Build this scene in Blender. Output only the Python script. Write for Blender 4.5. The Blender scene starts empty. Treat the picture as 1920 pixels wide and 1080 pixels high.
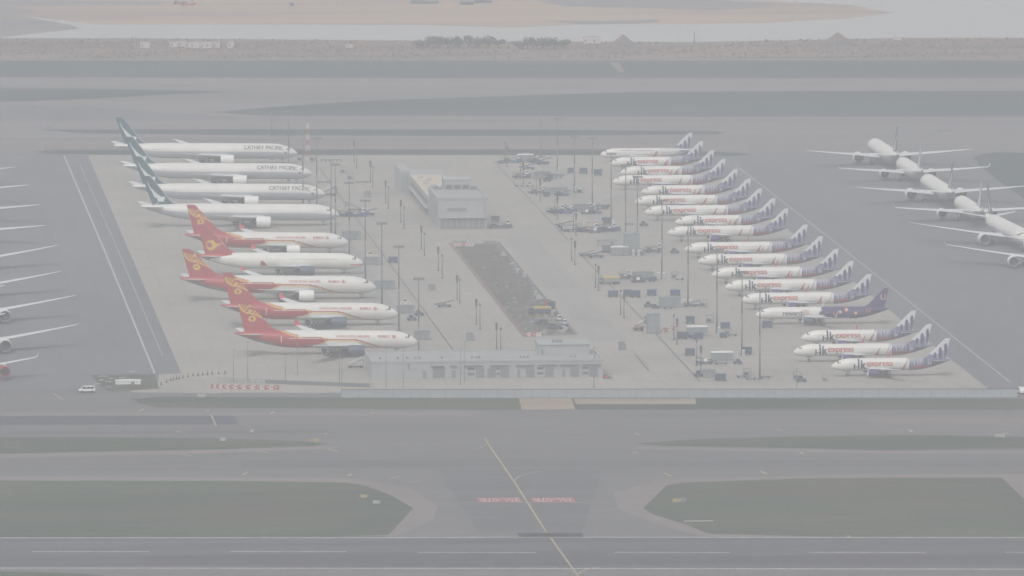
import bpy, math, random
from mathutils import Vector, Matrix
R = math.radians
rnd = random.Random(7)
scn = bpy.context.scene
COL = scn.collection

# ------------------------------------------------------------------ camera
F = 15600.0            # focal length in pixels of the 1920 px wide photograph
H = 298.0              # camera height over the apron
ey = Vector((-1360, 1632, F)).normalized()      # world +Y seen in camera axes (x right, y up, z forward)
ex = Vector((1, 0, 0)); ex = (ex - ex.dot(ey) * ey).normalized()
ez = ex.cross(ey) * -1
if ez.y < 0: ez = -ez
W2C = Matrix((ex, ey, ez)).transposed()          # world -> camera (x, y, z forward)
C2W = W2C.transposed()
def ray(px, py): return C2W @ Vector(((px - 960) / F, (540 - py) / F, 1.0))
r0 = ray(960, 540)
CAM = -r0 * (H / -r0.z)                          # the centre of the frame looks at the origin
def G(px, py, h=0.0):
    d = ray(px, py); t = (CAM.z - h) / -d.z
    return CAM + d * t
def proj(p):
    c = W2C @ (Vector(p) - CAM); return (960 + F * c.x / c.z, 540 - F * c.y / c.z)
def sc_at(px, py): return F / (W2C @ (G(px, py) - CAM)).z      # photo pixels per metre
cam = bpy.data.cameras.new('camera'); camo = bpy.data.objects.new('camera', cam); COL.objects.link(camo)
cam.sensor_width = 36; cam.lens = 36 * F / 1920; cam.clip_start = 5; cam.clip_end = 60000
mc = Matrix((C2W.col[0], C2W.col[1], -C2W.col[2])).transposed().to_4x4(); mc.translation = CAM
camo.matrix_world = mc
scn.camera = camo

# ------------------------------------------------------------------ sky, sun, exposure
SUN_EL, SUN_AZ = 52, 205
w = bpy.data.worlds.new('World'); scn.world = w; w.use_nodes = True
nt = w.node_tree; nt.nodes.clear()
sky = nt.nodes.new('ShaderNodeTexSky'); sky.sky_type = 'NISHITA'; sky.sun_disc = False
sky.sun_elevation = R(SUN_EL); sky.sun_rotation = R(SUN_AZ); sky.air_density = 1.2; sky.dust_density = 2; sky.ozone_density = 1
hs = nt.nodes.new('ShaderNodeHueSaturation'); hs.inputs['Saturation'].default_value = 0.13
bg = nt.nodes.new('ShaderNodeBackground'); bg.inputs['Strength'].default_value = 0.15
out = nt.nodes.new('ShaderNodeOutputWorld')
nt.links.new(sky.outputs[0], hs.inputs['Color']); nt.links.new(hs.outputs[0], bg.inputs['Color']); nt.links.new(bg.outputs[0], out.inputs['Surface'])
sun = bpy.data.lights.new('sun', 'SUN'); sun.energy = 1.2; sun.angle = R(14); sun.color = (1, 0.96, 0.90)
suno = bpy.data.objects.new('sun', sun); COL.objects.link(suno)
sd = Vector((math.sin(R(SUN_AZ)) * math.cos(R(SUN_EL)), math.cos(R(SUN_AZ)) * math.cos(R(SUN_EL)), math.sin(R(SUN_EL))))
suno.rotation_euler = sd.to_track_quat('Z', 'Y').to_euler()
scn.view_settings.view_transform = 'Standard'; scn.view_settings.look = 'None'; scn.view_settings.gamma = 1
scn.view_settings.exposure = 0.15
scn.cycles.volume_bounces = 2; scn.cycles.max_bounces = 6
scn.cycles.use_denoising = True

# ------------------------------------------------------------------ helpers
def tag(o, label=None, cat=None, group=None, kind=None):
    if label: o['label'] = label
    if cat: o['category'] = cat
    if group: o['group'] = group
    if kind: o['kind'] = kind
    return o
def empty(name, loc=(0, 0, 0), rz=0):
    o = bpy.data.objects.new(name, None); COL.objects.link(o); o.location = loc; o.rotation_euler = (0, 0, rz); o.empty_display_size = 1
    return o
def mesh_obj(name, vs, fs, mats, parent=None, mi=None, smooth=False, cols=None):
    me = bpy.data.meshes.new(name); me.from_pydata([tuple(v) for v in vs], [], fs)
    for m in (mats if isinstance(mats, list) else [mats]): me.materials.append(m)
    if mi: me.polygons.foreach_set('material_index', mi)
    if smooth: me.polygons.foreach_set('use_smooth', [True] * len(me.polygons))
    if cols:
        ca = me.color_attributes.new('paint', 'BYTE_COLOR', 'CORNER')
        flat = []
        for p in me.polygons:
            c = cols[p.index]
            for _ in range(p.loop_total): flat += [c[0], c[1], c[2], 1.0]
        ca.data.foreach_set('color', flat)
    me.update()
    o = bpy.data.objects.new(name, me); COL.objects.link(o)
    if parent: o.parent = parent
    return o
class MB:
    """collects boxes, tubes and prisms into one mesh"""
    def __init__(s): s.v = []; s.f = []; s.m = []
    def add(s, vs, fs, m=0):
        n = len(s.v); s.v += [tuple(v) for v in vs]; s.f += [tuple(i + n for i in f) for f in fs]; s.m += [m] * len(fs); return s
    def box(s, x0, x1, y0, y1, z0, z1, m=0, ch=0.0):
        if ch:   # chamfered vertical + top edges
            a = ch
            p = [(x0 + a, y0), (x1 - a, y0), (x1, y0 + a), (x1, y1 - a), (x1 - a, y1), (x0 + a, y1), (x0, y1 - a), (x0, y0 + a)]
            cx, cy = (x0 + x1) / 2, (y0 + y1) / 2
            sx = (x1 - x0 - 2 * a) / (x1 - x0); sy = (y1 - y0 - 2 * a) / (y1 - y0)
            vs = [(x, y, z0) for x, y in p] + [(x, y, z1 - a) for x, y in p] + [(cx + (x - cx) * sx, cy + (y - cy) * sy, z1) for x, y in p]
            fs = [tuple(range(7, -1, -1)), tuple(range(16, 24))]
            for k in (0, 8):
                for i in range(8): j = (i + 1) % 8; fs.append((k + i, k + j, k + 8 + j, k + 8 + i))
            return s.add(vs, fs, m)
        vs = [(x0, y0, z0), (x1, y0, z0), (x1, y1, z0), (x0, y1, z0), (x0, y0, z1), (x1, y0, z1), (x1, y1, z1), (x0, y1, z1)]
        return s.add(vs, [(3, 2, 1, 0), (4, 5, 6, 7), (0, 1, 5, 4), (1, 2, 6, 5), (2, 3, 7, 6), (3, 0, 4, 7)], m)
    def tube(s, a, b, r0, r1=None, n=8, m=0, cap=True):
        a = Vector(a); b = Vector(b); r1 = r0 if r1 is None else r1
        d = (b - a).normalized(); u = d.orthogonal().normalized(); w_ = d.cross(u)
        vs = []
        for c, r in ((a, r0), (b, r1)):
            for i in range(n):
                t = 2 * math.pi * i / n; vs.append(c + u * (r * math.cos(t)) + w_ * (r * math.sin(t)))
        fs = [(i, (i + 1) % n, n + (i + 1) % n, n + i) for i in range(n)]
        if cap: fs += [tuple(range(n - 1, -1, -1)), tuple(range(n, 2 * n))]
        return s.add(vs, fs, m)
    def prism(s, prof, y0, y1, m=0):      # prof: list of (x, z), extruded along y
        n = len(prof)
        vs = [(x, y0, z) for x, z in prof] + [(x, y1, z) for x, z in prof]
        fs = [tuple(range(n)), tuple(range(2 * n - 1, n - 1, -1))] + [(i, n + i, n + (i + 1) % n, (i + 1) % n) for i in range(n)]
        return s.add(vs, fs, m)
    def rev(s, prof, o=(0, 0, 0), n=24, m=0):   # prof: list of (x, r), about an x axis through o
        k = len(prof); vs = []
        for x, r in prof:
            for i in range(n):
                t = 2 * math.pi * i / n; vs.append((o[0] + x, o[1] + r * math.cos(t), o[2] + r * math.sin(t)))
        fs = []
        for a in range(k - 1):
            for i in range(n): j = (i + 1) % n; fs.append((a * n + i, a * n + j, (a + 1) * n + j, (a + 1) * n + i))
        return s.add(vs, fs, m)
    def obj(s, name, mats, parent=None, smooth=False): return mesh_obj(name, s.v, s.f, mats, parent, s.m, smooth)
def copy_tree(o, parent=None):
    c = o.copy(); COL.objects.link(c); c.parent = parent
    for ch in list(o.children): copy_tree(ch, c)
    return c
def nth(i): return ['first', 'second', 'third', 'fourth', 'fifth', 'sixth', 'seventh', 'eighth', 'ninth', 'tenth', 'eleventh', 'twelfth', 'thirteenth', 'fourteenth', 'fifteenth', 'sixteenth', 'seventeenth', 'eighteenth', 'nineteenth', 'twentieth'][i]

# ------------------------------------------------------------------ materials
def mat(name, col, rough=0.6, var=0.0, scale=1.0, metal=0.0, stretch=(1, 1, 1), spec=0.5):
    m = bpy.data.materials.new(name); m.use_nodes = True; n = m.node_tree; b = n.nodes['Principled BSDF']
    b.inputs['Roughness'].default_value = rough; b.inputs['Metallic'].default_value = metal
    b.inputs['Specular IOR Level'].default_value = spec
    if var:
        tc = n.nodes.new('ShaderNodeTexCoord'); mp = n.nodes.new('ShaderNodeMapping'); mp.inputs['Scale'].default_value = stretch
        no = n.nodes.new('ShaderNodeTexNoise'); no.inputs['Scale'].default_value = scale; no.inputs['Detail'].default_value = 8; no.inputs['Roughness'].default_value = 0.62
        cr = n.nodes.new('ShaderNodeValToRGB'); cr.color_ramp.elements[0].position = 0.3; cr.color_ramp.elements[1].position = 0.7
        cr.color_ramp.elements[0].color = (*[c * (1 - var) for c in col], 1); cr.color_ramp.elements[1].color = (*[min(1, c * (1 + var)) for c in col], 1)
        n.links.new(tc.outputs['Object'], mp.inputs[0]); n.links.new(mp.outputs[0], no.inputs['Vector']); n.links.new(no.outputs['Fac'], cr.inputs[0]); n.links.new(cr.outputs[0], b.inputs['Base Color'])
    else: b.inputs['Base Color'].default_value = (*col, 1)
    return m
def ground_mat(name, col, var=0.12, big=0.006, stretch=(1, 1, 1), joints=0, jd=0.12, tint=None, speck=0.0, lanes=0.0, rough=0.9):
    """two noises, optional slab joints and long faint wheel streaks, in object space (the sheets sit at the origin)"""
    m = bpy.data.materials.new(name); m.use_nodes = True; n = m.node_tree; b = n.nodes['Principled BSDF']; L = n.links.new
    b.inputs['Roughness'].default_value = rough; b.inputs['Specular IOR Level'].default_value = 0.15
    tc = n.nodes.new('ShaderNodeTexCoord')
    def noise(sc, det, st):
        mp = n.nodes.new('ShaderNodeMapping'); mp.inputs['Scale'].default_value = st; L(tc.outputs['Object'], mp.inputs[0])
        no = n.nodes.new('ShaderNodeTexNoise'); no.inputs['Scale'].default_value = sc; no.inputs['Detail'].default_value = det; no.inputs['Roughness'].default_value = 0.6
        L(mp.outputs[0], no.inputs['Vector']); return no.outputs['Fac']
    def mrange(s, a, b_, c, d):
        r = n.nodes.new('ShaderNodeMapRange'); r.inputs['From Min'].default_value = a; r.inputs['From Max'].default_value = b_; r.inputs['To Min'].default_value = c; r.inputs['To Max'].default_value = d; L(s, r.inputs['Value']); return r.outputs[0]
    def mul(a, b_):
        q = n.nodes.new('ShaderNodeMath'); q.operation = 'MULTIPLY'
        L(a, q.inputs[0]); L(b_, q.inputs[1]); return q.outputs[0]
    v = mrange(noise(big, 6, stretch), 0.3, 0.7, 1 - var, 1 + var)
    v = mul(v, mrange(noise(big * 14, 8, stretch), 0.3, 0.7, 1 - var * 0.55, 1 + var * 0.55))
    if speck: v = mul(v, mrange(noise(0.8, 4, (1, 1, 1)), 0.35, 0.65, 1 - speck, 1 + speck))
    if lanes: v = mul(v, mrange(noise(0.05, 4, (0.05, 1.6, 1)), 0.35, 0.65, 1 - lanes, 1 + lanes * 0.4))
    if joints:
        br = n.nodes.new('ShaderNodeTexBrick'); br.inputs['Scale'].default_value = 1; br.offset = 0; jw, jh = joints if isinstance(joints, tuple) else (joints, joints); br.inputs['Brick Width'].default_value = jw; br.inputs['Row Height'].default_value = jh
        br.inputs['Mortar Size'].default_value = 0.16; br.inputs['Mortar Smooth'].default_value = 0.3; br.inputs['Bias'].default_value = 0
        br.inputs['Color1'].default_value = (0.97,) * 3 + (1,); br.inputs['Color2'].default_value = (1.03,) * 3 + (1,); br.inputs['Mortar'].default_value = (1 - jd,) * 3 + (1,)
        L(tc.outputs['Object'], br.inputs['Vector']); v = mul(v, br.outputs['Color'])
    vm = n.nodes.new('ShaderNodeVectorMath'); vm.operation = 'SCALE'
    if tint:
        mx = n.nodes.new('ShaderNodeMix'); mx.data_type = 'RGBA'; mx.inputs['A'].default_value = (*col, 1); mx.inputs['B'].default_value = (*tint, 1)
        L(mrange(noise(big * 2.2, 7, stretch), 0.42, 0.62, 0, 1), mx.inputs['Factor']); L(mx.outputs['Result'], vm.inputs[0])
    else: vm.inputs[0].default_value = col
    L(v, vm.inputs['Scale']); L(vm.outputs[0], b.inputs['Base Color'])
    return m
def paint_mat(name, rough=0.35):
    m = bpy.data.materials.new(name); m.use_nodes = True; n = m.node_tree; b = n.nodes['Principled BSDF']; b.inputs['Roughness'].default_value = rough
    a = n.nodes.new('ShaderNodeVertexColor'); a.layer_name = 'paint'
    no = n.nodes.new('ShaderNodeTexNoise'); no.inputs['Scale'].default_value = 0.25; no.inputs['Detail'].default_value = 6
    tc = n.nodes.new('ShaderNodeTexCoord'); n.links.new(tc.outputs['Object'], no.inputs['Vector'])
    r = n.nodes.new('ShaderNodeMapRange'); r.inputs['From Min'].default_value = 0.3; r.inputs['From Max'].default_value = 0.7; r.inputs['To Min'].default_value = 0.93; r.inputs['To Max'].default_value = 1.03
    vm = n.nodes.new('ShaderNodeVectorMath'); vm.operation = 'SCALE'
    n.links.new(no.outputs['Fac'], r.inputs['Value']); n.links.new(a.outputs['Color'], vm.inputs[0]); n.links.new(r.outputs[0], vm.inputs['Scale']); n.links.new(vm.outputs[0], b.inputs['Base Color'])
    return m
M = dict(
    paint=paint_mat('aircraft_paint'), white=mat('white_paint', (0.78, 0.78, 0.76), 0.35, 0.05, 0.3),
    wing=mat('wing_paint', (0.62, 0.63, 0.63), 0.4, 0.06, 0.4), red=mat('red_paint', (0.42, 0.03, 0.04), 0.4, 0.06, 0.5),
    salmon=mat('salmon_paint', (0.46, 0.11, 0.09), 0.4, 0.06, 0.5), wingtip=mat('wingtip_red', (0.34, 0.07, 0.07), 0.4), purple=mat('purple_paint', (0.07, 0.05, 0.16), 0.4, 0.08, 0.5),
    navy=mat('navy_paint', (0.02, 0.02, 0.06), 0.4), slate=mat('slate_paint', (0.07, 0.09, 0.13), 0.4, 0.1, 0.5),
    dark=mat('dark_metal', (0.035, 0.035, 0.04), 0.5, 0.1, 1), fan=mat('fan_metal', (0.09, 0.10, 0.12), 0.4, 0.1, 2, metal=0.3),
    rubber=mat('tyre_rubber', (0.02, 0.02, 0.02), 0.8), metal=mat('bare_metal', (0.45, 0.46, 0.47), 0.35, 0.08, 0.6, metal=0.5),
    glass=mat('dark_glass', (0.02, 0.025, 0.03), 0.12), green=mat('dark_green_paint', (0.01, 0.06, 0.06), 0.4),
    grey=mat('grey_metal', (0.22, 0.23, 0.24), 0.5, 0.1, 0.5), lgrey=mat('light_grey_panel', (0.38, 0.39, 0.39), 0.5, 0.08, 0.15),
    pole=mat('pole_metal', (0.15, 0.15, 0.165), 0.5, 0.1, 0.5), lamp=mat('floodlight_head', (0.07, 0.075, 0.08), 0.4, 0.1, 2),
    blue=mat('blue_equipment_paint', (0.03, 0.08, 0.20), 0.5, 0.15, 1), uld=mat('container_metal', (0.055, 0.085, 0.15), 0.5, 0.2, 0.8),
    tan_sign=mat('faded_yellow', (0.36, 0.30, 0.16), 0.6, 0.1, 1), yellow=mat('yellow_paint', (0.50, 0.38, 0.10), 0.5, 0.12, 0.7), barrier_red=mat('barrier_red', (0.36, 0.09, 0.09), 0.6, 0.1, 1),
    barrier_white=mat('barrier_white', (0.55, 0.50, 0.49), 0.6, 0.1, 1), tarp=mat('grey_tarpaulin', (0.24, 0.265, 0.27), 0.8, 0.14, 0.6),
    wall=mat('render_wall', (0.345, 0.36, 0.36), 0.8, 0.08, 0.25, stretch=(1, 1, 0.25)), roofc=mat('roof_sheet', (0.335, 0.34, 0.335), 0.8, 0.1, 0.12),
    beige=mat('beige_roof', (0.52, 0.45, 0.37), 0.85, 0.08, 0.08), recess=mat('dark_cladding', (0.20, 0.205, 0.22), 0.7, 0.12, 0.8),
    door=mat('shutter_grey', (0.20, 0.215, 0.225), 0.6, 0.1, 1), louvre=mat('louvre_grey', (0.09, 0.10, 0.11), 0.6, 0.1, 1),
)
# ------------------------------------------------------------------ the ground, laid in sheets
def poly(name, pts, lvl, m, kind='structure', label=None):
    """a flat sheet; pts are photo points traced on the ground and turned into metres"""
    vs = [Vector((*G(x, y)[:2], lvl * 0.012)) for x, y in pts]
    me = bpy.data.meshes.new(name); import bmesh
    bm = bmesh.new(); bv = [bm.verts.new(v) for v in vs]; f = bm.faces.new(bv); bm.normal_update()
    if f.normal.z < 0: f.normal_flip()
    bmesh.ops.triangulate(bm, faces=[f]); bm.to_mesh(me); bm.free(); me.materials.append(m)
    o = bpy.data.objects.new(name, me); COL.objects.link(o); o['kind'] = kind
    return o
GM = dict(
    farpave=ground_mat('far_pavement', (0.205, 0.198, 0.206), 0.13, 0.006, (0.2, 1.7, 1), speck=0.05, lanes=0.14),
    asphalt=ground_mat('asphalt', (0.160, 0.157, 0.163), 0.13, 0.006, (0.35, 1.6, 1), speck=0.05, lanes=0.08),
    shoulder=ground_mat('pavement_shoulder', (0.215, 0.190, 0.182), 0.10, 0.01, (0.4, 1.4, 1), speck=0.05, lanes=0.05),
    runway=ground_mat('runway_asphalt', (0.116, 0.116, 0.126), 0.13, 0.008, (0.12, 1.6, 1), speck=0.05, lanes=0.26),
    rubber=ground_mat('tyre_marked_asphalt', (0.092, 0.09, 0.104), 0.10, 0.01, (0.08, 1.6, 1), lanes=0.2),
    stand=ground_mat('dark_stand_asphalt', (0.166, 0.166, 0.178), 0.11, 0.008, (1.7, 0.35, 1), speck=0.04, joints=(9.5, 400), jd=0.14),
    concrete=ground_mat('apron_concrete', (0.352, 0.332, 0.300), 0.095, 0.012, (1, 1, 1), speck=0.05, joints=7.5, jd=0.16, tint=(0.322, 0.310, 0.290)),
    grass=ground_mat('short_grass', (0.056, 0.082, 0.054), 0.28, 0.01, (0.5, 1.6, 1), tint=(0.092, 0.090, 0.068), speck=0.22),
    fargrass=ground_mat('far_grass', (0.044, 0.080, 0.074), 0.26, 0.006, (0.3, 1.8, 1), tint=(0.078, 0.082, 0.092), speck=0.15),
    dry=ground_mat('dry_scrub_ground', (0.24, 0.172, 0.145), 0.22, 0.01, (0.4, 1.5, 1), tint=(0.12, 0.11, 0.11), speck=0.12),
    sand=ground_mat('reclaimed_sand', (0.42, 0.32, 0.25), 0.10, 0.006, (0.22, 1.8, 1), tint=(0.31, 0.25, 0.22)),
    mud=ground_mat('wet_grey_mud', (0.20, 0.20, 0.22), 0.12, 0.006, (0.2, 1.8, 1), tint=(0.28, 0.24, 0.22)),
    pit=ground_mat('excavated_soil', (0.125, 0.118, 0.105), 0.28, 0.05, (1, 1, 1), tint=(0.12, 0.11, 0.10), speck=0.2),
    tan=ground_mat('tan_paving', (0.33, 0.27, 0.21), 0.1, 0.05, (0.4, 1.6, 1), lanes=0.1),
    line=mat('white_marking', (0.42, 0.42, 0.42), 0.8, 0.3, 0.3), faint=mat('worn_marking', (0.36, 0.35, 0.33), 0.8, 0.1, 0.3),
    yline=mat('yellow_marking', (0.36, 0.31, 0.19), 0.8, 0.22, 0.25), redmark=mat('red_marking', (0.34, 0.11, 0.115), 0.8, 0.15, 0.4),
    drain=mat('drain_grate', (0.08, 0.08, 0.085), 0.8, 0.1, 0.4), water=None)
W2 = dict(shoulder2=ground_mat('worn_taxiway', (0.163, 0.16, 0.164), 0.12, 0.012, (0.3, 1.4, 1), speck=0.05, lanes=0.1), dark2=ground_mat('rubbered_taxiway', (0.138, 0.137, 0.144), 0.13, 0.012, (0.2, 1.5, 1), speck=0.05, lanes=0.14),
          far2=ground_mat('worn_far_pavement', (0.185, 0.18, 0.19), 0.12, 0.01, (0.2, 1.6, 1), lanes=0.16), conc2=ground_mat('worn_concrete', (0.302, 0.298, 0.285), 0.10, 0.014, (1, 1, 1), speck=0.05, joints=7.5, jd=0.16))
wm = bpy.data.materials.new('sea_water'); wm.use_nodes = True; b_ = wm.node_tree.nodes['Principled BSDF']
b_.inputs['Base Color'].default_value = (0.32, 0.315, 0.30, 1); b_.inputs['Roughness'].default_value = 0.25
nz = wm.node_tree.nodes.new('ShaderNodeTexNoise'); nz.inputs['Scale'].default_value = 0.15; bp = wm.node_tree.nodes.new('ShaderNodeBump'); bp.inputs['Strength'].default_value = 0.25
tcw = wm.node_tree.nodes.new('ShaderNodeTexCoord'); wm.node_tree.links.new(tcw.outputs['Object'], nz.inputs['Vector']); wm.node_tree.links.new(nz.outputs['Fac'], bp.inputs['Height']); wm.node_tree.links.new(bp.outputs[0], b_.inputs['Normal'])
GM['water'] = wm
EXT = 7000
mesh_obj('ground', [(-EXT, -2700, 0), (EXT, -2700, 0), (EXT, 6800, 0), (-EXT, 6800, 0)], [(0, 1, 2, 3)], GM['asphalt'])['kind'] = 'structure'
L_, R_ = -1500, 3400      # sheets run on well past the frame's left and right
# far shore, sea and reclaimed land
poly('scrubland', [(L_, 72), (250, 74), (640, 74), (900, 80), (1300, 82), (1700, 70), (R_, 70), (R_, 113), (L_, 112)], 1, GM['dry'])
poly('sea', [(L_ - 600, -260), (R_ + 600, -260), (R_, 70), (1700, 71), (1300, 79), (900, 77), (640, 75), (250, 72), (L_, 70)], 2, GM['water'])
poly('sand_flat', [(L_ - 600, -240), (500, -240), (900, -2), (1300, 0), (1450, 2), (1600, 10), (1672, 24), (1600, 34), (1440, 43), (1280, 45), (1090, 46), (960, 52), (800, 47), (600, 46), (330, 46), (180, 46), (60, 32), (L_, 28)], 3, GM['sand'])
poly('mud_flat', [(L_, 14), (20, 13), (70, 21), (40, 30), (130, 46), (150, 54), (0, 70), (L_, 68)], 4, GM['mud'])
poly('mud_flat', [(L_, -10), (330, 3), (290, 9), (150, 9), (60, 13), (L_, 12)], 4, GM['mud'])
poly('mud_flat', [(1000, 2), (1200, -4), (1450, 4), (1450, 14), (1330, 20), (1200, 15), (1060, 12)], 4, GM['mud'])
poly('mud_flat', [(1010, 38), (1120, 40), (1240, 36), (1230, 43), (1090, 46)], 4, GM['mud'])
# far airfield
poly('perimeter_road', [(L_, 110), (R_, 110), (R_, 113), (L_, 114)], 3, GM['shoulder'])
poly('grass', [(L_, 114), (R_, 113), (R_, 145), (1100, 147), (L_, 142)], 2, GM['fargrass'], 'stuff')
poly('taxiway', [(L_, 100), (R_, 100), (R_, 296), (L_, 291)], 0.5, GM['farpave'])
poly('runway_shoulder', [(L_, 143), (1100, 147), (R_, 145), (R_, 149), (1100, 151), (L_, 146)], 3, GM['shoulder'])
poly('grass', [(L_, 166), (0, 165), (180, 166), (330, 169), (450, 172), (300, 178), (160, 186), (0, 191), (L_, 193)], 2, GM['fargrass'], 'stuff')
poly('service_path', [(1143, 117), (1160, 117), (1172, 135), (1160, 136)], 3, GM['shoulder'])
poly('worn_pavement', [(330, 152), (900, 156), (R_, 154), (R_, 159), (900, 162), (500, 160)], 1, GM['shoulder'])
poly('grass', [(395, 211), (520, 200), (700, 188), (960, 180), (1200, 172), (1500, 171), (R_, 166), (R_, 217), (1300, 219), (800, 217), (500, 217)], 2, GM['fargrass'], 'stuff')
poly('taxiway_shoulder', [(L_, 196), (0, 193), (170, 188), (250, 192), (240, 197), (170, 194), (0, 200), (L_, 203)], 3, GM['shoulder'])
poly('taxiway_shoulder', [(300, 206), (420, 212), (500, 219), (800, 220), (R_, 219), (R_, 223), (800, 224), (480, 222), (330, 213)], 3, GM['shoulder'])
poly('worn_pavement', [(L_, 203), (170, 199), (330, 213), (480, 222), (300, 226), (L_, 226)], 1, GM['stand'])
poly('grass', [(70, 243), (300, 242), (1000, 243), (1340, 246), (1362, 249), (1340, 252), (1000, 255), (500, 254), (160, 250)], 2, GM['fargrass'], 'stuff')
poly('grass', [(60, 284), (110, 281), (700, 280), (1200, 281), (1390, 287), (1412, 290), (1380, 292), (1050, 291), (300, 291), (90, 289)], 4, GM['fargrass'], 'stuff')
poly('grass', [(1826, 296), (1845, 288), (1880, 285), (1960, 290), (R_, 300), (R_, 620), (2100, 480), (1930, 380), (1880, 345), (1838, 312)], 4, GM['fargrass'], 'stuff')
poly('taxiway_shoulder', [(L_, 270), (600, 268), (1400, 272), (1400, 279), (600, 279), (L_, 281)], 1, GM['shoulder'])
# aircraft stands
poly('stand_pavement', [(L_, 291), (165, 291), (340, 700), (298, 702), (296, 728), (L_, 742)], 1, GM['stand'])
poly('stand_pavement', [(1300, 291), (1845, 296), (1990, 430), (R_, 900), (R_, 728), (1840, 728)], 1, GM['stand'])
poly('apron', [(165, 291), (1302, 291), (1852, 728), (1852, 746), (500, 746), (250, 742), (296, 728), (298, 702), (340, 700)], 2, GM['concrete'])
# near airfield
poly('service_road', [(240, 736), (R_, 741), (R_, 752), (240, 748)], 3, GM['asphalt'])
poly('grass', [(248, 748), (300, 744), (900, 747), (R_, 750), (R_, 768), (900, 768), (300, 764), (262, 757)], 4, GM['grass'], 'stuff')
poly('paved_crossing', [(973, 747), (1071, 747), (1079, 768), (978, 768)], 5, GM['tan'])
poly('paved_crossing', [(1075, 748), (1304, 748), (1305, 758), (1080, 758)], 5, GM['tan'])
poly('taxiway_shoulder', [(L_, 776), (900, 773), (900, 779), (L_, 780)], 1, GM['shoulder'])
poly('taxiway_shoulder', [(1620, 783), (R_, 780), (R_, 793), (1630, 795)], 1, GM['shoulder'])
poly('new_asphalt', [(L_, 780), (440, 780), (447, 796), (L_, 798)], 2, ground_mat('fresh_asphalt', (0.078, 0.084, 0.108), 0.08, 0.01, (0.3, 1.5, 1), speck=0.05))
poly('taxiway_shoulder', [(L_, 850), (0, 851), (400, 842), (612, 836), (640, 840), (400, 850), (0, 859), (L_, 858)], 1, GM['shoulder'])
poly('grass', [(L_, 816), (0, 820), (240, 820), (450, 823), (560, 827), (615, 832), (580, 837), (400, 843), (0, 851), (L_, 850)], 2, GM['grass'], 'stuff')
poly('grass', [(1190, 831), (1300, 824), (1500, 818), (1640, 816), (1760, 816), (1920, 820), (R_, 828), (R_, 836), (1920, 841), (1660, 844), (1500, 840), (1240, 836)], 2, GM['grass'], 'stuff')
poly('taxiway_shoulder', [(1200, 838), (1500, 842), (1660, 846), (R_, 842), (R_, 848), (1680, 850), (1400, 846), (1180, 842)], 1, GM['shoulder'])
poly('taxiway_shoulder', [(L_, 892), (0, 893), (650, 896), (770, 915), (822, 950), (810, 975), (760, 998), (730, 1008), (600, 1009), (300, 1005), (L_, 1009)], 1, GM['shoulder'])
poly('grass', [(L_, 900), (0, 901), (450, 902), (650, 905), (690, 912), (735, 930), (775, 953), (752, 978), (728, 1003), (620, 1006), (L_, 1007)], 3, GM['grass'], 'stuff')
poly('taxiway_shoulder', [(1150, 925), (1230, 900), (1330, 896), (1600, 889), (R_, 889), (R_, 1009), (1330, 1010), (1240, 985), (1160, 955)], 1, GM['shoulder'])
poly('grass', [(1206, 953), (1250, 910), (1280, 905), (1480, 898), (1660, 896), (1878, 896), (1925, 940), (1990, 1007), (1560, 1007), (1330, 1001), (1275, 980), (1228, 966)], 3, GM['grass'], 'stuff')
poly('taxiway_shoulder', [(1930, 889), (2100, 889), (2280, 1009), (2040, 1009)], 4, GM['shoulder'])
poly('runway', [(L_, 1009), (R_, 1009), (R_, 1068), (L_, 1064)], 4, GM['runway'])
poly('runway_rubber', [(270, 1043), (R_, 1040), (R_, 1056), (270, 1060)], 5, GM['rubber'])
poly('grass', [(L_, 1072), (20, 1071), (150, 1075), (R_, 1400), (L_, 1400)], 1, GM['grass'], 'stuff')
poly('taxiway_shoulder', [(60, 1068), (R_, 1069), (R_, 1077), (1450, 1074), (1380, 1078), (1330, 1110), (900, 1110), (700, 1080), (150, 1076)], 2, W2['shoulder2'])
poly('grass', [(L_, 1009 - 3), (730, 1006), (700, 1009), (L_, 1009)], 3, GM['grass'], 'stuff')
poly('drain_strip', [(970, 999.5), (1093, 999.5), (1093, 1007.5), (973, 1007.5)], 7, ground_mat('dark_drain', (0.045, 0.047, 0.06), 0.1, 0.05))
# landscaped corner patch
poly('garden_bed', [(170, 703), (290, 702), (299, 730), (205, 734), (186, 722)], 4, GM['grass'], 'stuff')
poly('apron_kerb_paving', [(240, 733), (300, 729), (420, 732), (415, 738), (250, 736)], 5, GM['concrete'])
for pts, g in (([(900, 775), (1610, 775), (1640, 800), (960, 802), (880, 790)], 'shoulder2'), ([(450, 862), (R_, 862), (R_, 874), (450, 875)], 'dark2'), ([(L_, 806), (600, 806), (640, 812), (L_, 813)], 'dark2'), ([(500, 224), (R_, 226), (R_, 233), (500, 231)], 'far2'), ([(0, 259), (1500, 258), (1500, 264), (0, 265)], 'far2'),
      ([(820, 880), (1130, 880), (1090, 1000), (900, 1000)], 'dark2'), ([(600, 430), (645, 430), (760, 600), (700, 600)], 'conc2'), ([(1010, 310), (1040, 310), (1200, 470), (1160, 470)], 'conc2'), ([(940, 440), (1000, 440), (1180, 640), (1110, 640)], 'conc2')):
    poly('worn_pavement', pts, 3.2, W2[g])
# excavation
poly('pit_edge', [(843, 456), (935, 456), (1085, 628), (980, 632)], 3, GM['shoulder'])
poly('pit_floor', [(852, 459), (933, 459), (1073, 626), (985, 628)], 4, GM['pit'])

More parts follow.
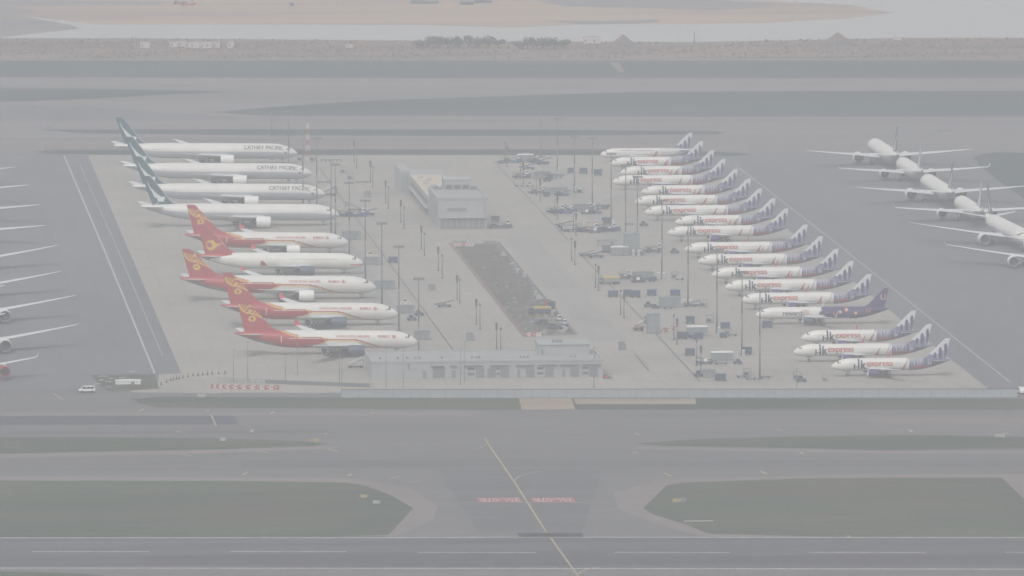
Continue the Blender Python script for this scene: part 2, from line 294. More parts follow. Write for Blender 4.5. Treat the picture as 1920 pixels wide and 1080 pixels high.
# ------------------------------------------------------------------ painted lines
def line(pts, wd, m, lvl=6, name='marking'):
    ps = [G(x, y) for x, y in pts]; vs = []; fs = []
    for i, p in enumerate(ps):
        a = ps[max(0, i - 1)]; b = ps[min(len(ps) - 1, i + 1)]; d = (b - a); d.z = 0; d.normalize(); n_ = Vector((-d.y, d.x, 0)) * (wd / 2)
        vs += [Vector((p.x, p.y, lvl * 0.012)) + n_, Vector((p.x, p.y, lvl * 0.012)) - n_]
    for i in range(len(ps) - 1): fs.append((2 * i + 1, 2 * i + 3, 2 * i + 2, 2 * i))
    o = mesh_obj(name, vs, fs, m); o['kind'] = 'structure'; return o
def curve(p0, p1, p2, n=12): return [((1 - t) ** 2 * p0[0] + 2 * t * (1 - t) * p1[0] + t * t * p2[0], (1 - t) ** 2 * p0[1] + 2 * t * (1 - t) * p1[1] + t * t * p2[1]) for t in [i / n for i in range(n + 1)]]
WL, FL, YL = GM['line'], GM['faint'], GM['yline']
line([(L_, 1009.5), (740, 1008.6), (970, 1007.6), (R_, 1010)], 1.3, WL, 6, 'runway_edge_line')
line([(L_, 1064.5), (900, 1066), (R_, 1070)], 1.5, WL, 6, 'runway_edge_line')
for a, b in ((-300, -82), (60, 280), (430, 650), (784, 1006), (1151, 1369), (1513, 1735), (1885, 2105)):
    line([(a, 1036 - 1.5 * (a < 700)), (b, 1036.3 - 1.5 * (a < 700))], 0.9, WL, 6, 'runway_centre_dash')
line([(120, 292), (200, 480), (290, 700)], 0.6, WL, 6, 'stand_line')
line([(150, 310), (215, 455), (305, 668)], 0.3, FL, 6, 'stand_line')
line([(1378, 309), (1560, 450), (1895, 718)], 0.6, FL, 6, 'stand_line')
line([(108, 290), (165, 290.5)], 0.9, FL, 6, 'stand_line')
line([(600, 316), (725, 487), (852, 660)], 0.42, GM['drain'], 6, 'drain_channel')
line([(925, 302), (1065, 450)], 0.4, GM['drain'], 6, 'drain_channel')
line([(1088, 476), (1200, 594), (1312, 715)], 0.42, GM['drain'], 6, 'drain_channel')
line([(1190, 664), (1217, 696)], 0.45, GM['drain'], 6, 'drain_channel')
line([(1030, 480), (1150, 612), (1250, 716)], 0.3, FL, 6, 'service_road_line')
line([(770, 440), (880, 560), (965, 655)], 0.3, FL, 6, 'service_road_line')
line([(1005, 470), (1120, 600)], 0.2, FL, 6, 'service_road_line')
for x, y in ((1006, 520), (1048, 550), (1060, 570), (1090, 592), (1130, 628), (1060, 610)):
    line([(x, y), (x + 22, y)], 1.0, FL, 6, 'crossing_bar')
# yellow taxi line down to the runway and its turn-offs
line([(910, 822), (912, 828), (963, 902), (1023, 996), (1080, 1075), (1110, 1115)], 0.55, YL, 7, 'taxi_line')
line(curve((1024, 997), (1008, 1006), (975, 1009)), 0.5, YL, 7, 'taxi_line')
line(curve((1023, 996), (1038, 1003), (1060, 1005)), 0.4, YL, 7, 'taxi_line')
line(curve((1084, 1078), (1094, 1066), (1125, 1064)), 0.6, YL, 7, 'taxi_line')
line(curve((1078, 1074), (1060, 1066), (1030, 1064)), 0.35, FL, 7, 'taxi_line')
line(curve((964, 903), (970, 890), (1010, 884)), 0.4, FL, 7, 'taxi_line')
line(curve((912, 834), (900, 842), (880, 845)), 0.35, FL, 7, 'taxi_line')
line([(866, 942), (1110, 943)], 0.5, FL, 7, 'holding_line')
line(curve((395, 778), (400, 786), (405, 799)), 0.5, YL, 7, 'taxi_line')
line([(99, 737), (118, 750)], 0.5, YL, 7, 'taxi_line')
for x, y, dx, dy in ((455, 891, 10, -6), (652, 893, 7, -4), (470, 811, 4, -5), (262, 771, 8, -4), (385, 772, 8, -3), (508, 776, 5, -4), (615, 842, 20, 6), (480, 846, 24, 4), (340, 852, 18, 3),
                     (1187, 848, 9, 3), (1425, 883, 14, 7), (1245, 887, 14, 7), (1455, 804, 12, 3), (1500, 848, 6, 4), (1190, 812, 10, 4), (330, 810, 8, -2), (608, 813, 6, 2), (695, 775, 8, -2), (730, 897, 20, -3), (765, 905, 26, -2), (1880, 812, 14, 3), (1705, 806, 5, 5), (1590, 1005, 3, 3)):
    line([(x, y), (x + dx, y + dy)], 0.9, YL, 7, 'taxi_mark')
# red holding-position boards painted on the taxiway, read from the far side
def board(x0, x1):
    a, b = G(x0, 934), G(x1, 934); c = G(x0, 943)
    wd = abs(b.x - a.x); cx = (a.x + b.x) / 2; cy = (a.y + c.y) / 2; hd = abs(a.y - c.y)
    root = mesh_obj('runway_designation', [(-wd / 2, -hd / 2, 0), (wd / 2, -hd / 2, 0), (wd / 2, hd / 2, 0), (-wd / 2, hd / 2, 0)], [(0, 1, 2, 3)], GM['redmark'])
    root.location = (cx, cy, 0.10); root['kind'] = 'structure'
    t = bpy.data.curves.new('t', 'FONT'); t.body = '25L-07R'; t.align_x = 'CENTER'; t.align_y = 'CENTER'; t.size = 1; to = bpy.data.objects.new('t', t); COL.objects.link(to)
    dg = bpy.context.evaluated_depsgraph_get(); me = bpy.data.meshes.new_from_object(to.evaluated_get(dg)); bpy.data.objects.remove(to)
    xs = [v.co.x for v in me.vertices]; ys = [v.co.y for v in me.vertices]; kx = wd * 0.92 / (max(xs) - min(xs)); ky = hd * 0.78 / (max(ys) - min(ys)); my = (max(ys) + min(ys)) / 2; mx_ = (max(xs) + min(xs)) / 2
    for v in me.vertices: v.co = (-(v.co.x - mx_) * kx, -(v.co.y - my) * ky, 0.012)
    me.materials.clear(); me.materials.append(WL); o = bpy.data.objects.new('lettering', me); COL.objects.link(o); o.parent = root
board(893, 975); board(994, 1075)
# ------------------------------------------------------------------ aircraft
WHITE = (0.70, 0.685, 0.65); PALE = (0.55, 0.56, 0.57); BELLY = (0.42, 0.44, 0.46); RED = (0.38, 0.028, 0.036); GOLD = (0.66, 0.44, 0.08); PURP = (0.055, 0.04, 0.13)
KIND = {
 'narrow_short': dict(L=37.57, Rf=1.98, cz=3.75, gear=17.7, ht=11.76, span=17.9, wl=11.6, wr=6.4, wk=(6.4, 3.9), wt=1.5, sweep=27, dih=5.1, ey=5.75, ei=10.6, el=4.4, er=1.20, ez=1.75, sl=2.4, nose=3.0, tail=12.3, ng=5.07, mw=2, gy=3.8, fb=8.3, ft=1.55, stb=(6.22, 3.9, 1.4, 31), wd=0.58),
 'narrow_long': dict(L=44.51, Rf=1.98, cz=3.75, gear=21.9, ht=11.76, span=17.9, wl=15.8, wr=6.4, wk=(6.4, 3.9), wt=1.5, sweep=27, dih=5.1, ey=5.75, ei=14.8, el=4.4, er=1.20, ez=1.75, sl=2.4, nose=3.0, tail=12.3, ng=5.07, mw=2, gy=3.8, fb=8.3, ft=1.55, stb=(6.22, 3.9, 1.4, 31), wd=0.58),
 'wide_twin': dict(L=58.8, Rf=2.82, cz=4.9, gear=28.9, ht=17.4, span=30.1, wl=18.3, wr=11.0, wk=(10.4, 7.0), wt=2.4, sweep=32.5, dih=5.6, ey=9.4, ei=17.8, el=6.4, er=1.72, ez=2.35, sl=1.7, nose=3.1, tail=18.5, ng=6.7, mw=4, gy=5.3, fb=13.0, ft=3.0, stb=(9.7, 6.2, 2.3, 34), wd=0.6),
 'wide_new': dict(L=66.8, Rf=2.98, cz=5.2, gear=32.0, ht=17.05, span=32.3, wl=22.6, wr=11.5, wk=(10.8, 7.2), wt=2.2, sweep=34, dih=6.0, ey=10.5, ei=21.6, el=6.8, er=1.90, ez=2.45, sl=1.2, nose=3.1, tail=19.5, ng=5.0, mw=4, gy=5.3, fb=13.2, ft=2.8, stb=(9.3, 6.4, 2.3, 36), wd=0.6),
 'wide_long': dict(L=73.9, Rf=3.1, cz=5.3, gear=37.0, ht=18.5, span=32.4, wl=27.2, wr=13.2, wk=(11.0, 7.6), wt=1.8, sweep=33, dih=6.2, ey=9.65, ei=25.9, el=7.1, er=2.02, ez=2.55, sl=0.0, nose=3.3, tail=20.5, ng=5.9, mw=6, gy=5.5, fb=12.2, ft=3.2, stb=(10.75, 7.0, 2.4, 37), wd=0.6),
}
def prof(K, d):
    L, Rr, cz = K['L'], K['Rf'], K['cz']; Ln = K['nose'] * Rr; Lt = K['tail']
    if d < Ln:
        t = max(0, d / Ln); r = Rr * (1 - (1 - t) ** 2.1) ** 0.60; z = cz - 0.30 * Rr * (1 - t) ** 1.5
    elif d > L - Lt:
        u = min(1, (d - (L - Lt)) / Lt); r = Rr * (1 - 0.93 * u ** 1.65); z = cz + (Rr - r) * 0.70
    else: r, z = Rr, cz
    return max(r, 0.02), z
def surf(K, d, th, side, off=0.0):
    r, z = prof(K, d); r += off
    return (K['gear'] - d, side * r * math.cos(th), z + r * math.sin(th))
def fuselage(K, paint, parent, fine=True):
    nx = int(K['L'] / (0.26 if fine else 1.0)); na = 56 if fine else 24
    ds = [K['L'] * i / nx for i in range(nx + 1)]; ds = [0.0, 0.05, 0.13] + ds[1:]
    vs = []; fs = []; cols = []
    for d in ds:
        r, z = prof(K, d)
        for j in range(na):
            a = 2 * math.pi * j / na; vs.append((K['gear'] - d, r * math.cos(a), z + r * math.sin(a)))
    for i in range(len(ds) - 1):
        dm = (ds[i] + ds[i + 1]) / 2; r, z = prof(K, dm)
        for j in range(na):
            k = (j + 1) % na; fs.append((i * na + j, (i + 1) * na + j, (i + 1) * na + k, i * na + k))
            a = 2 * math.pi * (j + 0.5) / na; cols.append(paint(K, dm, math.sin(a), z + r * math.sin(a), 1 if math.cos(a) > 0 else -1))
    n = len(ds) - 1
    fs.append(tuple(range(na))[::-1]); cols.append(WHITE); fs.append(tuple(n * na + j for j in range(na))); cols.append((0.1, 0.1, 0.1))
    return mesh_obj('fuselage', vs, fs, M['paint'], parent, smooth=True, cols=cols)
AF = [(0, 0), (0.02, 0.30), (0.10, 0.78), (0.30, 1.0), (0.60, 0.72), (1.0, 0.03)]     # x/c, half thickness
def airfoil(secs, name, mats, parent, up=None):
    """secs: list of (LE point, chord, thickness, normal) - lofted closed sections running aft (-x)"""
    vs = []; fs = []; loop = AF + [(x, -t) for x, t in AF[::-1][:-1]]; n = len(loop)
    for (p, c, th, nrm) in secs:
        for x, t in loop: vs.append((p[0] - x * c, p[1] + nrm[1] * t * th / 2, p[2] + nrm[2] * t * th / 2))
    for i in range(len(secs) - 1):
        for j in range(n): k = (j + 1) % n; fs.append((i * n + j, i * n + k, (i + 1) * n + k, (i + 1) * n + j))
    fs.append(tuple(range(n))); fs.append(tuple((len(secs) - 1) * n + j for j in range(n))[::-1])
    return mesh_obj(name, vs, fs, mats, parent, smooth=False)
def wing(K, side, parent, wmat, slmat):
    g = K['gear']; tan = math.tan; Rf = K['Rf']; sp = K['span']; z0 = K['cz'] - Rf * 0.62; dz = tan(R(K['dih']))
    def le(y): return K['wl'] + (y - Rf) * tan(R(K['sweep']))
    yt = sp - (0.9 if K['sl'] else 0); secs = []
    for y, c, t in ((Rf * 0.55, K['wr'] * 1.06, 0.13), (Rf, K['wr'], 0.125), (K['wk'][0], K['wk'][1], 0.11), (0.5 * (K['wk'][0] + yt), 0.52 * (K['wk'][1] + K['wt']), 0.105), (yt, K['wt'], 0.10)):
        zz = z0 + (y - Rf) * dz + (0.35 * ((y / sp) ** 3) if sp > 25 else 0)
        secs.append(((g - le(y), side * y, zz), c, c * t, (0, 0, 1)))
    if not K['sl']:   # raked tip
        secs.append(((g - le(yt) - 2.4, side * (yt + 1.6), z0 + (yt + 1.6 - Rf) * dz + 0.4), 0.7, 0.07, (0, 0, 1)))
    o = airfoil(secs, 'wing', wmat, parent)
    zt = z0 + (yt - Rf) * dz + (0.35 * ((yt / sp) ** 3) if sp > 25 else 0)
    if K['sl']:
        wc = K['wt'] * (1 if sp > 25 else 0.72); x = g - le(yt); s = K['sl']
        airfoil([((x - 0.05, side * (yt - 0.05), zt), wc, 0.16, (0, 0, 1)), ((x - 0.45, side * (yt + 0.42), zt + 0.22), wc * 0.88, 0.13, (0, -side * 0.7, 0.7)),
                 ((x - 0.9, side * (yt + 0.72), zt + s * 0.45), wc * (0.72 if sp > 25 else 0.52), 0.10, (0, -side, 0.2)), ((x - 1.75, side * (yt + 0.95), zt + s), wc * (0.36 if sp > 25 else 0.24), 0.05, (0, -side, 0.1))], 'winglet', slmat, o)
    return (g - le(yt) - (1.0 if K['sl'] else 2.4), side * (sp - 0.2), zt + (0.5 if K['sl'] else 0.6))
def engine(K, side, parent, cowl, lip):
    r, l = K['er'], K['el']; o = (K['gear'] - K['ei'], side * K['ey'], K['ez'])
    e = MB()
    e.rev([(-0.30 * l, r * 0.80), (-0.05 * l, r * 0.84), (0, r * 0.90)], o, 28, 1)
    e.rev([(0, r * 0.90), (-0.01 * l, r * 0.94), (-0.05 * l, r * 0.985)], o, 28, 1)
    e.rev([(-0.05 * l, r * 0.985), (-0.2 * l, r), (-0.45 * l, r), (-0.62 * l, r * 0.98), (-0.78 * l, r * 0.92)], o, 28, 0)
    e.rev([(-0.78 * l, r * 0.92), (-0.78 * l, r * 0.89), (-0.5 * l, r * 0.86), (-0.45 * l, r * 0.60)], o, 28, 2)
    n = e.obj('engine', [cowl, lip, M['dark']], parent, smooth=True)
    f = MB(); f.rev([(-0.20 * l, 0.01), (-0.24 * l, r * 0.2), (-0.29 * l, r * 0.28), (-0.29 * l, r * 0.82)], o, 28); f.obj('fan', M['fan'], n, smooth=True)
    x = MB(); x.rev([(-0.45 * l, r * 0.62), (-0.76 * l, r * 0.55), (-0.96 * l, r * 0.40), (-0.96 * l, r * 0.30)], o, 20); x.rev([(-0.9 * l, r * 0.28), (-1.0 * l, r * 0.26), (-1.16 * l, r * 0.03)], o, 16); x.obj('exhaust_cone', M['dark'], n, smooth=True)
    zw = K['cz'] - K['Rf'] * 0.62 + (K['ey'] - K['Rf']) * math.tan(R(K['dih'])) - 0.1
    p = MB(); a = 0.16 * r
    xw = K['gear'] - (K['wl'] + (K['ey'] - K['Rf']) * math.tan(R(K['sweep'])))
    p.prism([(o[0] - 0.18 * l, o[2] + r * 0.94), (o[0] - 0.5 * l, zw + 0.12), (xw - 0.6, zw + 0.15), (xw - 3.2, zw - 0.12), (o[0] - 1.02 * l, o[2] + r * 0.45), (o[0] - 0.75 * l, o[2] + r * 0.72)], side * K['ey'] - a, side * K['ey'] + a)
    p.obj('pylon', M['wing'], n)
    return n
def gear(K, parent):
    def wheels(par, cx, cy, rr, wd, pos):
        for (dx, dy) in pos:
            m = MB(); m.tube((cx + dx, cy + dy - wd / 2, rr), (cx + dx, cy + dy + wd / 2, rr), rr, n=14); m.tube((cx + dx, cy + dy - wd / 2 - 0.01, rr), (cx + dx, cy + dy + wd / 2 + 0.01, rr), rr * 0.5, n=10, m=1)
            m.obj('wheel', [M['rubber'], M['metal']], par)
    big = K['Rf'] > 2.5; rr = 0.66 if big else 0.57
    s = MB(); xg = K['gear'] - K['ng']; zt = K['cz'] - K['Rf'] + 0.2
    s.tube((xg, 0, zt), (xg, 0, rr * 0.7), 0.16 if big else 0.12); s.tube((xg + 1.3, 0, zt), (xg, 0, rr + 0.6), 0.07); s.tube((xg, -0.35, rr * 0.78), (xg, 0.35, rr * 0.78), 0.08)
    s.box(xg - 0.9, xg + 0.5, 0.42, 0.46, zt - 0.9, zt + 0.1); s.box(xg - 0.9, xg + 0.5, -0.46, -0.42, zt - 0.9, zt + 0.1)
    n = s.obj('nose_gear', M['lgrey'], parent); wheels(n, xg, 0, rr * 0.8, 0.25, [(0, -0.28), (0, 0.28)])
    for side in (1, -1):
        s = MB(); y = side * K['gy']; zt = K['cz'] - K['Rf'] * 0.6
        s.tube((0, y, zt), (0, y, rr), 0.22 if big else 0.15); s.tube((0, y - side * 1.8, zt - 0.2), (0, y, rr + 0.7), 0.09); s.box(-0.55, 0.55, y + side * 0.32, y + side * 0.36, rr + 0.5, zt)
        rows = {2: (0,), 4: (-0.75, 0.75), 6: (-1.45, 0, 1.45)}[K['mw']]
        if len(rows) > 1: s.tube((rows[0], y, rr), (rows[-1], y, rr), 0.13)
        n = s.obj('main_gear', M['lgrey'], parent); wheels(n, 0, y, rr, 0.42, [(dx, q) for dx in rows for q in ((-0.36, 0.36) if not big else (-0.55, 0.55))])
def fin(K, paint, parent, ns=30, nc=34):
    L, g = K['L'], K['gear']; zb = K['cz'] + K['Rf'] * 0.72; zt = K['ht']; ft = K['ft']
    big = K['Rf'] > 2.5
    teb = L - (1.75 if not big else 3.4 if K['L'] < 70 else 4.6); tet = L - (0.25 if not big else 0.6)
    leb = L - K['fb'] + (0.0 if not big else -0.6)
    vs = []; cols = []; fs = []
    for i in range(ns + 1):
        v = i / ns; z = zb + (zt - zb) * v; te = teb + (tet - teb) * v
        le0 = leb + (tet - ft - leb) * v - (1.9 if not big else 2.6) * max(0, 1 - v / 0.22) ** 2 + 0.25 * (max(0, v - 0.93) / 0.07) ** 2
        for side in (1, -1):
            for j in range(nc + 1):
                u = j / nc; d = le0 + (te - le0) * u
                t = 0.11 * (te - le0) * (0.35 if not big else 0.30) * (1 - v * 0.55) * math.sqrt(u) * (1 - u) * 2.6
                vs.append((g - d, side * (t + 0.015), z))
    row = 2 * (nc + 1)
    for i in range(ns):
        for s in (0, 1):
            for j in range(nc):
                a = i * row + s * (nc + 1) + j; b = a + 1; c = a + row; d_ = c + 1
                fs.append((a, b, d_, c) if s == 1 else (a, c, d_, b))
                x = sum(vs[k][0] for k in (a, b, c, d_)) / 4; z = sum(vs[k][2] for k in (a, b, c, d_)) / 4
                cols.append(paint(K, g - x, z, (j + .5) / nc, (i + .5) / ns))
        for j in (0, nc):
            a = i * row + j; b = a + nc + 1; fs.append((a, b, b + row, a + row) if j == 0 else (a, a + row, b + row, b)); cols.append(cols[-1] if j else cols[-nc])
    top = [ns * row + j for j in range(nc + 1)]; bot = [ns * row + nc + 1 + j for j in range(nc + 1)]
    for j in range(nc): fs.append((top[j], bot[j], bot[j + 1], top[j + 1])); cols.append(cols[-1])
    mesh_obj('tail_fin', vs, fs, M['paint'], parent, smooth=False, cols=cols)
    return (g - tet + 0.1, 0, zt)
def stab(K, side, parent, m):
    sp, cr, ct, sw = K['stb']; L, g = K['L'], K['gear']; big = K['Rf'] > 2.5
    d0 = L - (6.4 if not big else 9.6); r, z = prof(K, d0 + cr * 0.6); z += r * 0.25
    secs = [((g - d0, side * r * 0.25, z), cr * 1.05, cr * 0.10, (0, 0, 1)), ((g - d0 - (r) * math.tan(R(sw)) * 0.6, side * r, z + 0.05), cr * 0.96, cr * 0.09, (0, 0, 1)),
            ((g - d0 - sp * math.tan(R(sw)), side * sp, z + sp * math.tan(R(6.0))), ct, ct * 0.08, (0, 0, 1))]
    airfoil(secs, 'tailplane', m, parent)
def patch(K, name, m, parent, quads, off=0.025):
    """quads: list of (d0, d1, th0, th1, side) small patches lying on the skin"""
    vs = []; fs = []
    for d0, d1, t0, t1, side in quads:
        nn = 3; b = len(vs)
        for i in range(nn + 1):
            for j in range(nn + 1): vs.append(surf(K, d0 + (d1 - d0) * i / nn, t0 + (t1 - t0) * j / nn, side, off))
        for i in range(nn):
            for j in range(nn): a = b + i * (nn + 1) + j; f = (a, a + 1, a + nn + 2, a + nn + 1); fs.append(f if side < 0 else f[::-1])
    return mesh_obj(name, vs, fs, m, parent, smooth=True)
def text_mesh(body, cuts=10):
    import bmesh
    t = bpy.data.curves.new('t', 'FONT'); t.body = body; t.size = 1; to = bpy.data.objects.new('t', t); COL.objects.link(to)
    dg = bpy.context.evaluated_depsgraph_get(); me = bpy.data.meshes.new_from_object(to.evaluated_get(dg)); bpy.data.objects.remove(to)
    bm = bmesh.new(); bm.from_mesh(me); bmesh.ops.triangulate(bm, faces=bm.faces[:])
    ys = [v.co.y for v in bm.verts]; y0, y1 = min(ys), max(ys)
    for i in range(1, cuts):
        bmesh.ops.bisect_plane(bm, geom=bm.verts[:] + bm.edges[:] + bm.faces[:], plane_co=(0, y0 + (y1 - y0) * i / cuts, 0), plane_no=(0, 1, 0))
    xs = [v.co.x for v in bm.verts]; x0, x1 = min(xs), max(xs)
    vs = [((v.co.x - x0) / (x1 - x0), (v.co.y - y0) / (y1 - y0)) for v in bm.verts]; bm.verts.index_update(); fs = [tuple(v.index for v in f.verts) for f in bm.faces]; bm.free()
    return vs, fs
TXT = {}
def title(K, name, body, m, parent, side, d0, d1, z0, z1, off=0.035, bold=0):
    """lettering wrapped on the skin between stations d0 (left of text) and d1, heights z0..z1 above the centreline"""
    if body not in TXT: TXT[body] = text_mesh(body)
    tv, fs = TXT[body]; vs = []; F2 = []
    a0, a1 = math.asin(z0 / K['Rf']), math.asin(z1 / K['Rf'])
    for k in range(1 + 2 * (bold > 0)):
        dx = (0, bold, -bold)[k]; b = len(vs)
        for u, v in tv: vs.append(surf(K, d0 + (d1 - d0) * u + dx, a0 + (a1 - a0) * v, side, off + 0.006 * k))
        flip = (side > 0)
        F2 += [tuple(i + b for i in (f if not flip else f[::-1])) for f in fs]
    return mesh_obj(name, vs, F2, m, parent)
def cockpit(K, parent, hi=0.50, lo=0.16):
    Rr = K['Rf']; Ln = K['nose'] * Rr; q = []
    for s in (1, -1):
        for (a, b, t0, t1) in ((0.30, 0.37, 0.86, 1.12), (0.31, 0.38, 0.60, 0.82), (0.395, 0.46, 0.50, 0.70)): q.append((a * Ln, b * Ln, t0, t1, s))
    q.append((0.295 * Ln, 0.36 * Ln, 1.18, 1.52, 1)); q.append((0.295 * Ln, 0.36 * Ln, 1.18, 1.52, -1))
    patch(K, 'cockpit_window', M['glass'], parent, q)

def windows_line(d, K, lo, hi): return lo < d < K['L'] - hi
def cabin(K, d, z, c, dark=0.55):
    """one face in two along the window belt is glass"""
    if K['Rf'] * 1.9 < d < K['L'] - K['tail'] * 0.75 and abs(z - K['cz'] - 0.22 * K['Rf']) < 0.14 and (int(d / 0.26) % 2 == 0): return tuple(x * dark for x in c)
    return c
# --- paint schemes (colour by station d from the nose, s = height / radius, z = height)
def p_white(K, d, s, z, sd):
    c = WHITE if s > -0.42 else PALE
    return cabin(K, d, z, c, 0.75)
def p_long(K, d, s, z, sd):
    c = WHITE if s > 0.0 else (0.40, 0.43, 0.46)  # grey lower half: belly paint, with some underside shading put into the colour
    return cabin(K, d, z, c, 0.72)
BARS = [(0.55, (0.10, 0.09, 0.22)), (0.35, (0.50, 0.48, 0.56)), (0.45, (0.16, 0.14, 0.30)), (0.4, (0.55, 0.54, 0.62)), (0.6, (0.12, 0.10, 0.24)), (0.5, (0.48, 0.47, 0.55)), (0.4, (0.2, 0.17, 0.34)), (0.45, (0.46, 0.42, 0.52)),
        (0.7, (0.17, 0.15, 0.31)), (0.3, (0.42, 0.42, 0.52)), (0.8, (0.09, 0.09, 0.2)), (0.5, (0.22, 0.21, 0.36)), (0.25, (0.5, 0.5, 0.6)), (0.6, (0.13, 0.11, 0.26)), (0.3, (0.4, 0.4, 0.52)), (0.7, (0.10, 0.1, 0.22)), (0.35, (0.26, 0.25, 0.4)), (0.8, (0.14, 0.13, 0.28)), (0.4, (0.3, 0.3, 0.45)), (1.0, (0.12, 0.11, 0.25)), (3, (0.2, 0.2, 0.36))]
def bars(q):      # q metres ahead of the tail end, starting at 13.3
    x = 13.3 - q
    for wd_, c in BARS:
        if x < wd_: return c
        x -= wd_
    return BARS[-1][1]
def p_city(K, d, s, z, sd):
    q = K['L'] - d; h = z - K['cz']
    if q < 13.3: return tuple(k * 0.64 for k in p_city0(K, d, s, z, sd))
    return p_city0(K, d, s, z, sd)
def p_city0(K, d, s, z, sd):
    q = K['L'] - d; h = z - K['cz']
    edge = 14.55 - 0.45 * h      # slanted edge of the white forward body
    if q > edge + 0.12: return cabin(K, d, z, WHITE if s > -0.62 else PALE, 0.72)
    if q > edge - 0.22: return (0.30, 0.30, 0.33) if h > 0.2 else (0.45, 0.30, 0.30)
    if q > 13.3 or s > 0.93: return (0.60, 0.61, 0.63) if s < 0.9 else (0.45, 0.45, 0.52)
    if 7.9 < q < 13.0 and -1.25 < h < -0.35: return (0.50, 0.10, 0.09)
    if h < -1.25 and q > 6: return (0.26, 0.27, 0.36)
    c = bars(q)
    if q > 8.5 and h > 1.0 + 0.5 * math.sin(q * 5.1): return (0.52, 0.51, 0.58)
    if 6.4 < q < 7.3 and 0.0 < h < 0.6: return (0.62, 0.63, 0.66)
    return c
def f_city(K, d, z, u, v):
    q = K['L'] - d
    for qc, hw, top in ((5.0, 0.55, 7.35), (3.35, 0.55, 8.85), (1.62, 0.50, 10.2)):
        if abs(q - qc) < hw and z < top - (abs(q - qc) / hw) ** 2 * 0.7: return (0.055, 0.05, 0.13) if abs(q - qc) < hw * 0.72 else (0.10, 0.10, 0.20)
    for qa, qb, top, c in ((5.8, 9, 6.75, (0.2, 0.19, 0.33)), (4.2, 4.5, 7.0, (0.5, 0.49, 0.58)), (2.3, 2.85, 7.9, (0.26, 0.25, 0.40)), (3.8, 4.2, 6.9, (0.3, 0.29, 0.42)), (-1, 1.15, 8.6, (0.25, 0.26, 0.42)), (2.1, 2.35, 7.2, (0.5, 0.5, 0.6))):
        if qa <= q < qb and z < top: return tuple(k * 0.75 for k in c)
    if z < 6.6: return bars(q + 2.0)
    return (0.60, 0.61, 0.62)
def p_line(K, d, s, z, sd):
    q = K['L'] - d; h = z - K['cz']
    if q > 13.6 + 0: 
        if 8.0 < d < 24 and (abs(h - 1.25 + 0.02 * (d - 8)) < 0.16 or (d > 14 and abs(h + 0.35) < 0.13)): return (0.30, 0.27, 0.33)
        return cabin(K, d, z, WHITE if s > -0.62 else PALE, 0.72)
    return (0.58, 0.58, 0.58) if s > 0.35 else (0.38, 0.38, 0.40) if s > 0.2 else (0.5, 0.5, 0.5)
def p_plum(K, d, s, z, sd):
    h = z - K['cz']; q = K['L'] - d
    if d < 20.9 - 0.45 * (h * -1): 
        return cabin(K, d, z, WHITE if s > -0.62 else PALE, 0.72)
    if s < -0.80 and d < 31: return PALE
    for (dc, hc, rr, c) in ((21.6, 0.9, 0.32, (0.45, 0.42, 0.4)), (23.3, 0.2, 0.28, (0.6, 0.15, 0.08)), (25.8, -0.1, 0.34, (0.6, 0.16, 0.08)), (27.8, 0.4, 0.55, (0.5, 0.3, 0.2)), (30.0, 1.1, 0.6, (0.62, 0.22, 0.12)), (33.0, 0.0, 0.62, (0.6, 0.22, 0.12))):
        e = math.hypot(d - dc, h - hc)
        if e < rr: return c if e > rr * 0.45 or rr < 0.4 else (0.65, 0.6, 0.58)
    return PURP
def f_plum(K, d, z, u, v): return PURP
def p_flame(K, d, s, z, sd):
    """red tail, gold flames over the shoulder, a thin red and gold ribbon running forward and down under the nose"""
    L = K['L']; q = L - d; k = L / 58.8; h = (z - K['cz']) / K['Rf'] * 2.82
    if K['Rf'] * 1.6 < d < L * 0.42: up, lo = None, None
    t = q / k
    # upper edge of the red as a function of t (metres ahead of tail end)
    if t < 14.6: up = 9
    elif t < 21.5: up = 2.9 - (t - 14.6) ** 0.62 * 0.72
    else: up = 0.5 - max(0, t - 21.5) * 0.002
    if t < 24: lo = -9
    elif t < 30: lo = -2.6 + (t - 24) * 0.42
    else: lo = -0.05
    if t > 28: up = min(up, 0.40)
    if t > 37: # ribbon drops
        a = min(1, (t - 37) / 13.0); a = a * a * (3 - 2 * a); up = 0.40 - 2.95 * a; lo = up - (0.42 - 0.2 * a)
    if t < 53:
        if lo < h < up: 
            c = RED if not (s < -0.55 and t < 13) else (0.20, 0.20, 0.22)
            if 14.8 * 1 < t < 29 and abs(h - 0.55) < 0.16 and t < 27.5 and t > 17.5: return (0.66, 0.56, 0.52) if int(d / 0.26) % 2 == 0 else (0.50, 0.22, 0.20)
            if t < 15.4 and abs(t - 14.9) < 0.12 and -1.0 < h < 1.3: return (0.7, 0.6, 0.55)
            if abs(t - 29.2) < 0.12 and -0.8 < h < 0.7: return (0.7, 0.6, 0.55)
            return c
        if t > 13 and up <= h < up + (0.85 if t < 21 else 0.30) and t < 30: 
            e = (h - up) / (0.85 if t < 21 else 0.30)
            return GOLD if e < 0.42 else (RED if (e < 0.62 and t < 20) else (0.62, 0.48, 0.30) if e < 0.9 else (0.30, 0.15, 0.06))
        if t > 26 and lo - 0.55 < h <= lo and t < 46: return (0.66, 0.54, 0.30)
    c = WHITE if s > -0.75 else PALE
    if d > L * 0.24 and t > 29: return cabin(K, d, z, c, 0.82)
    return c
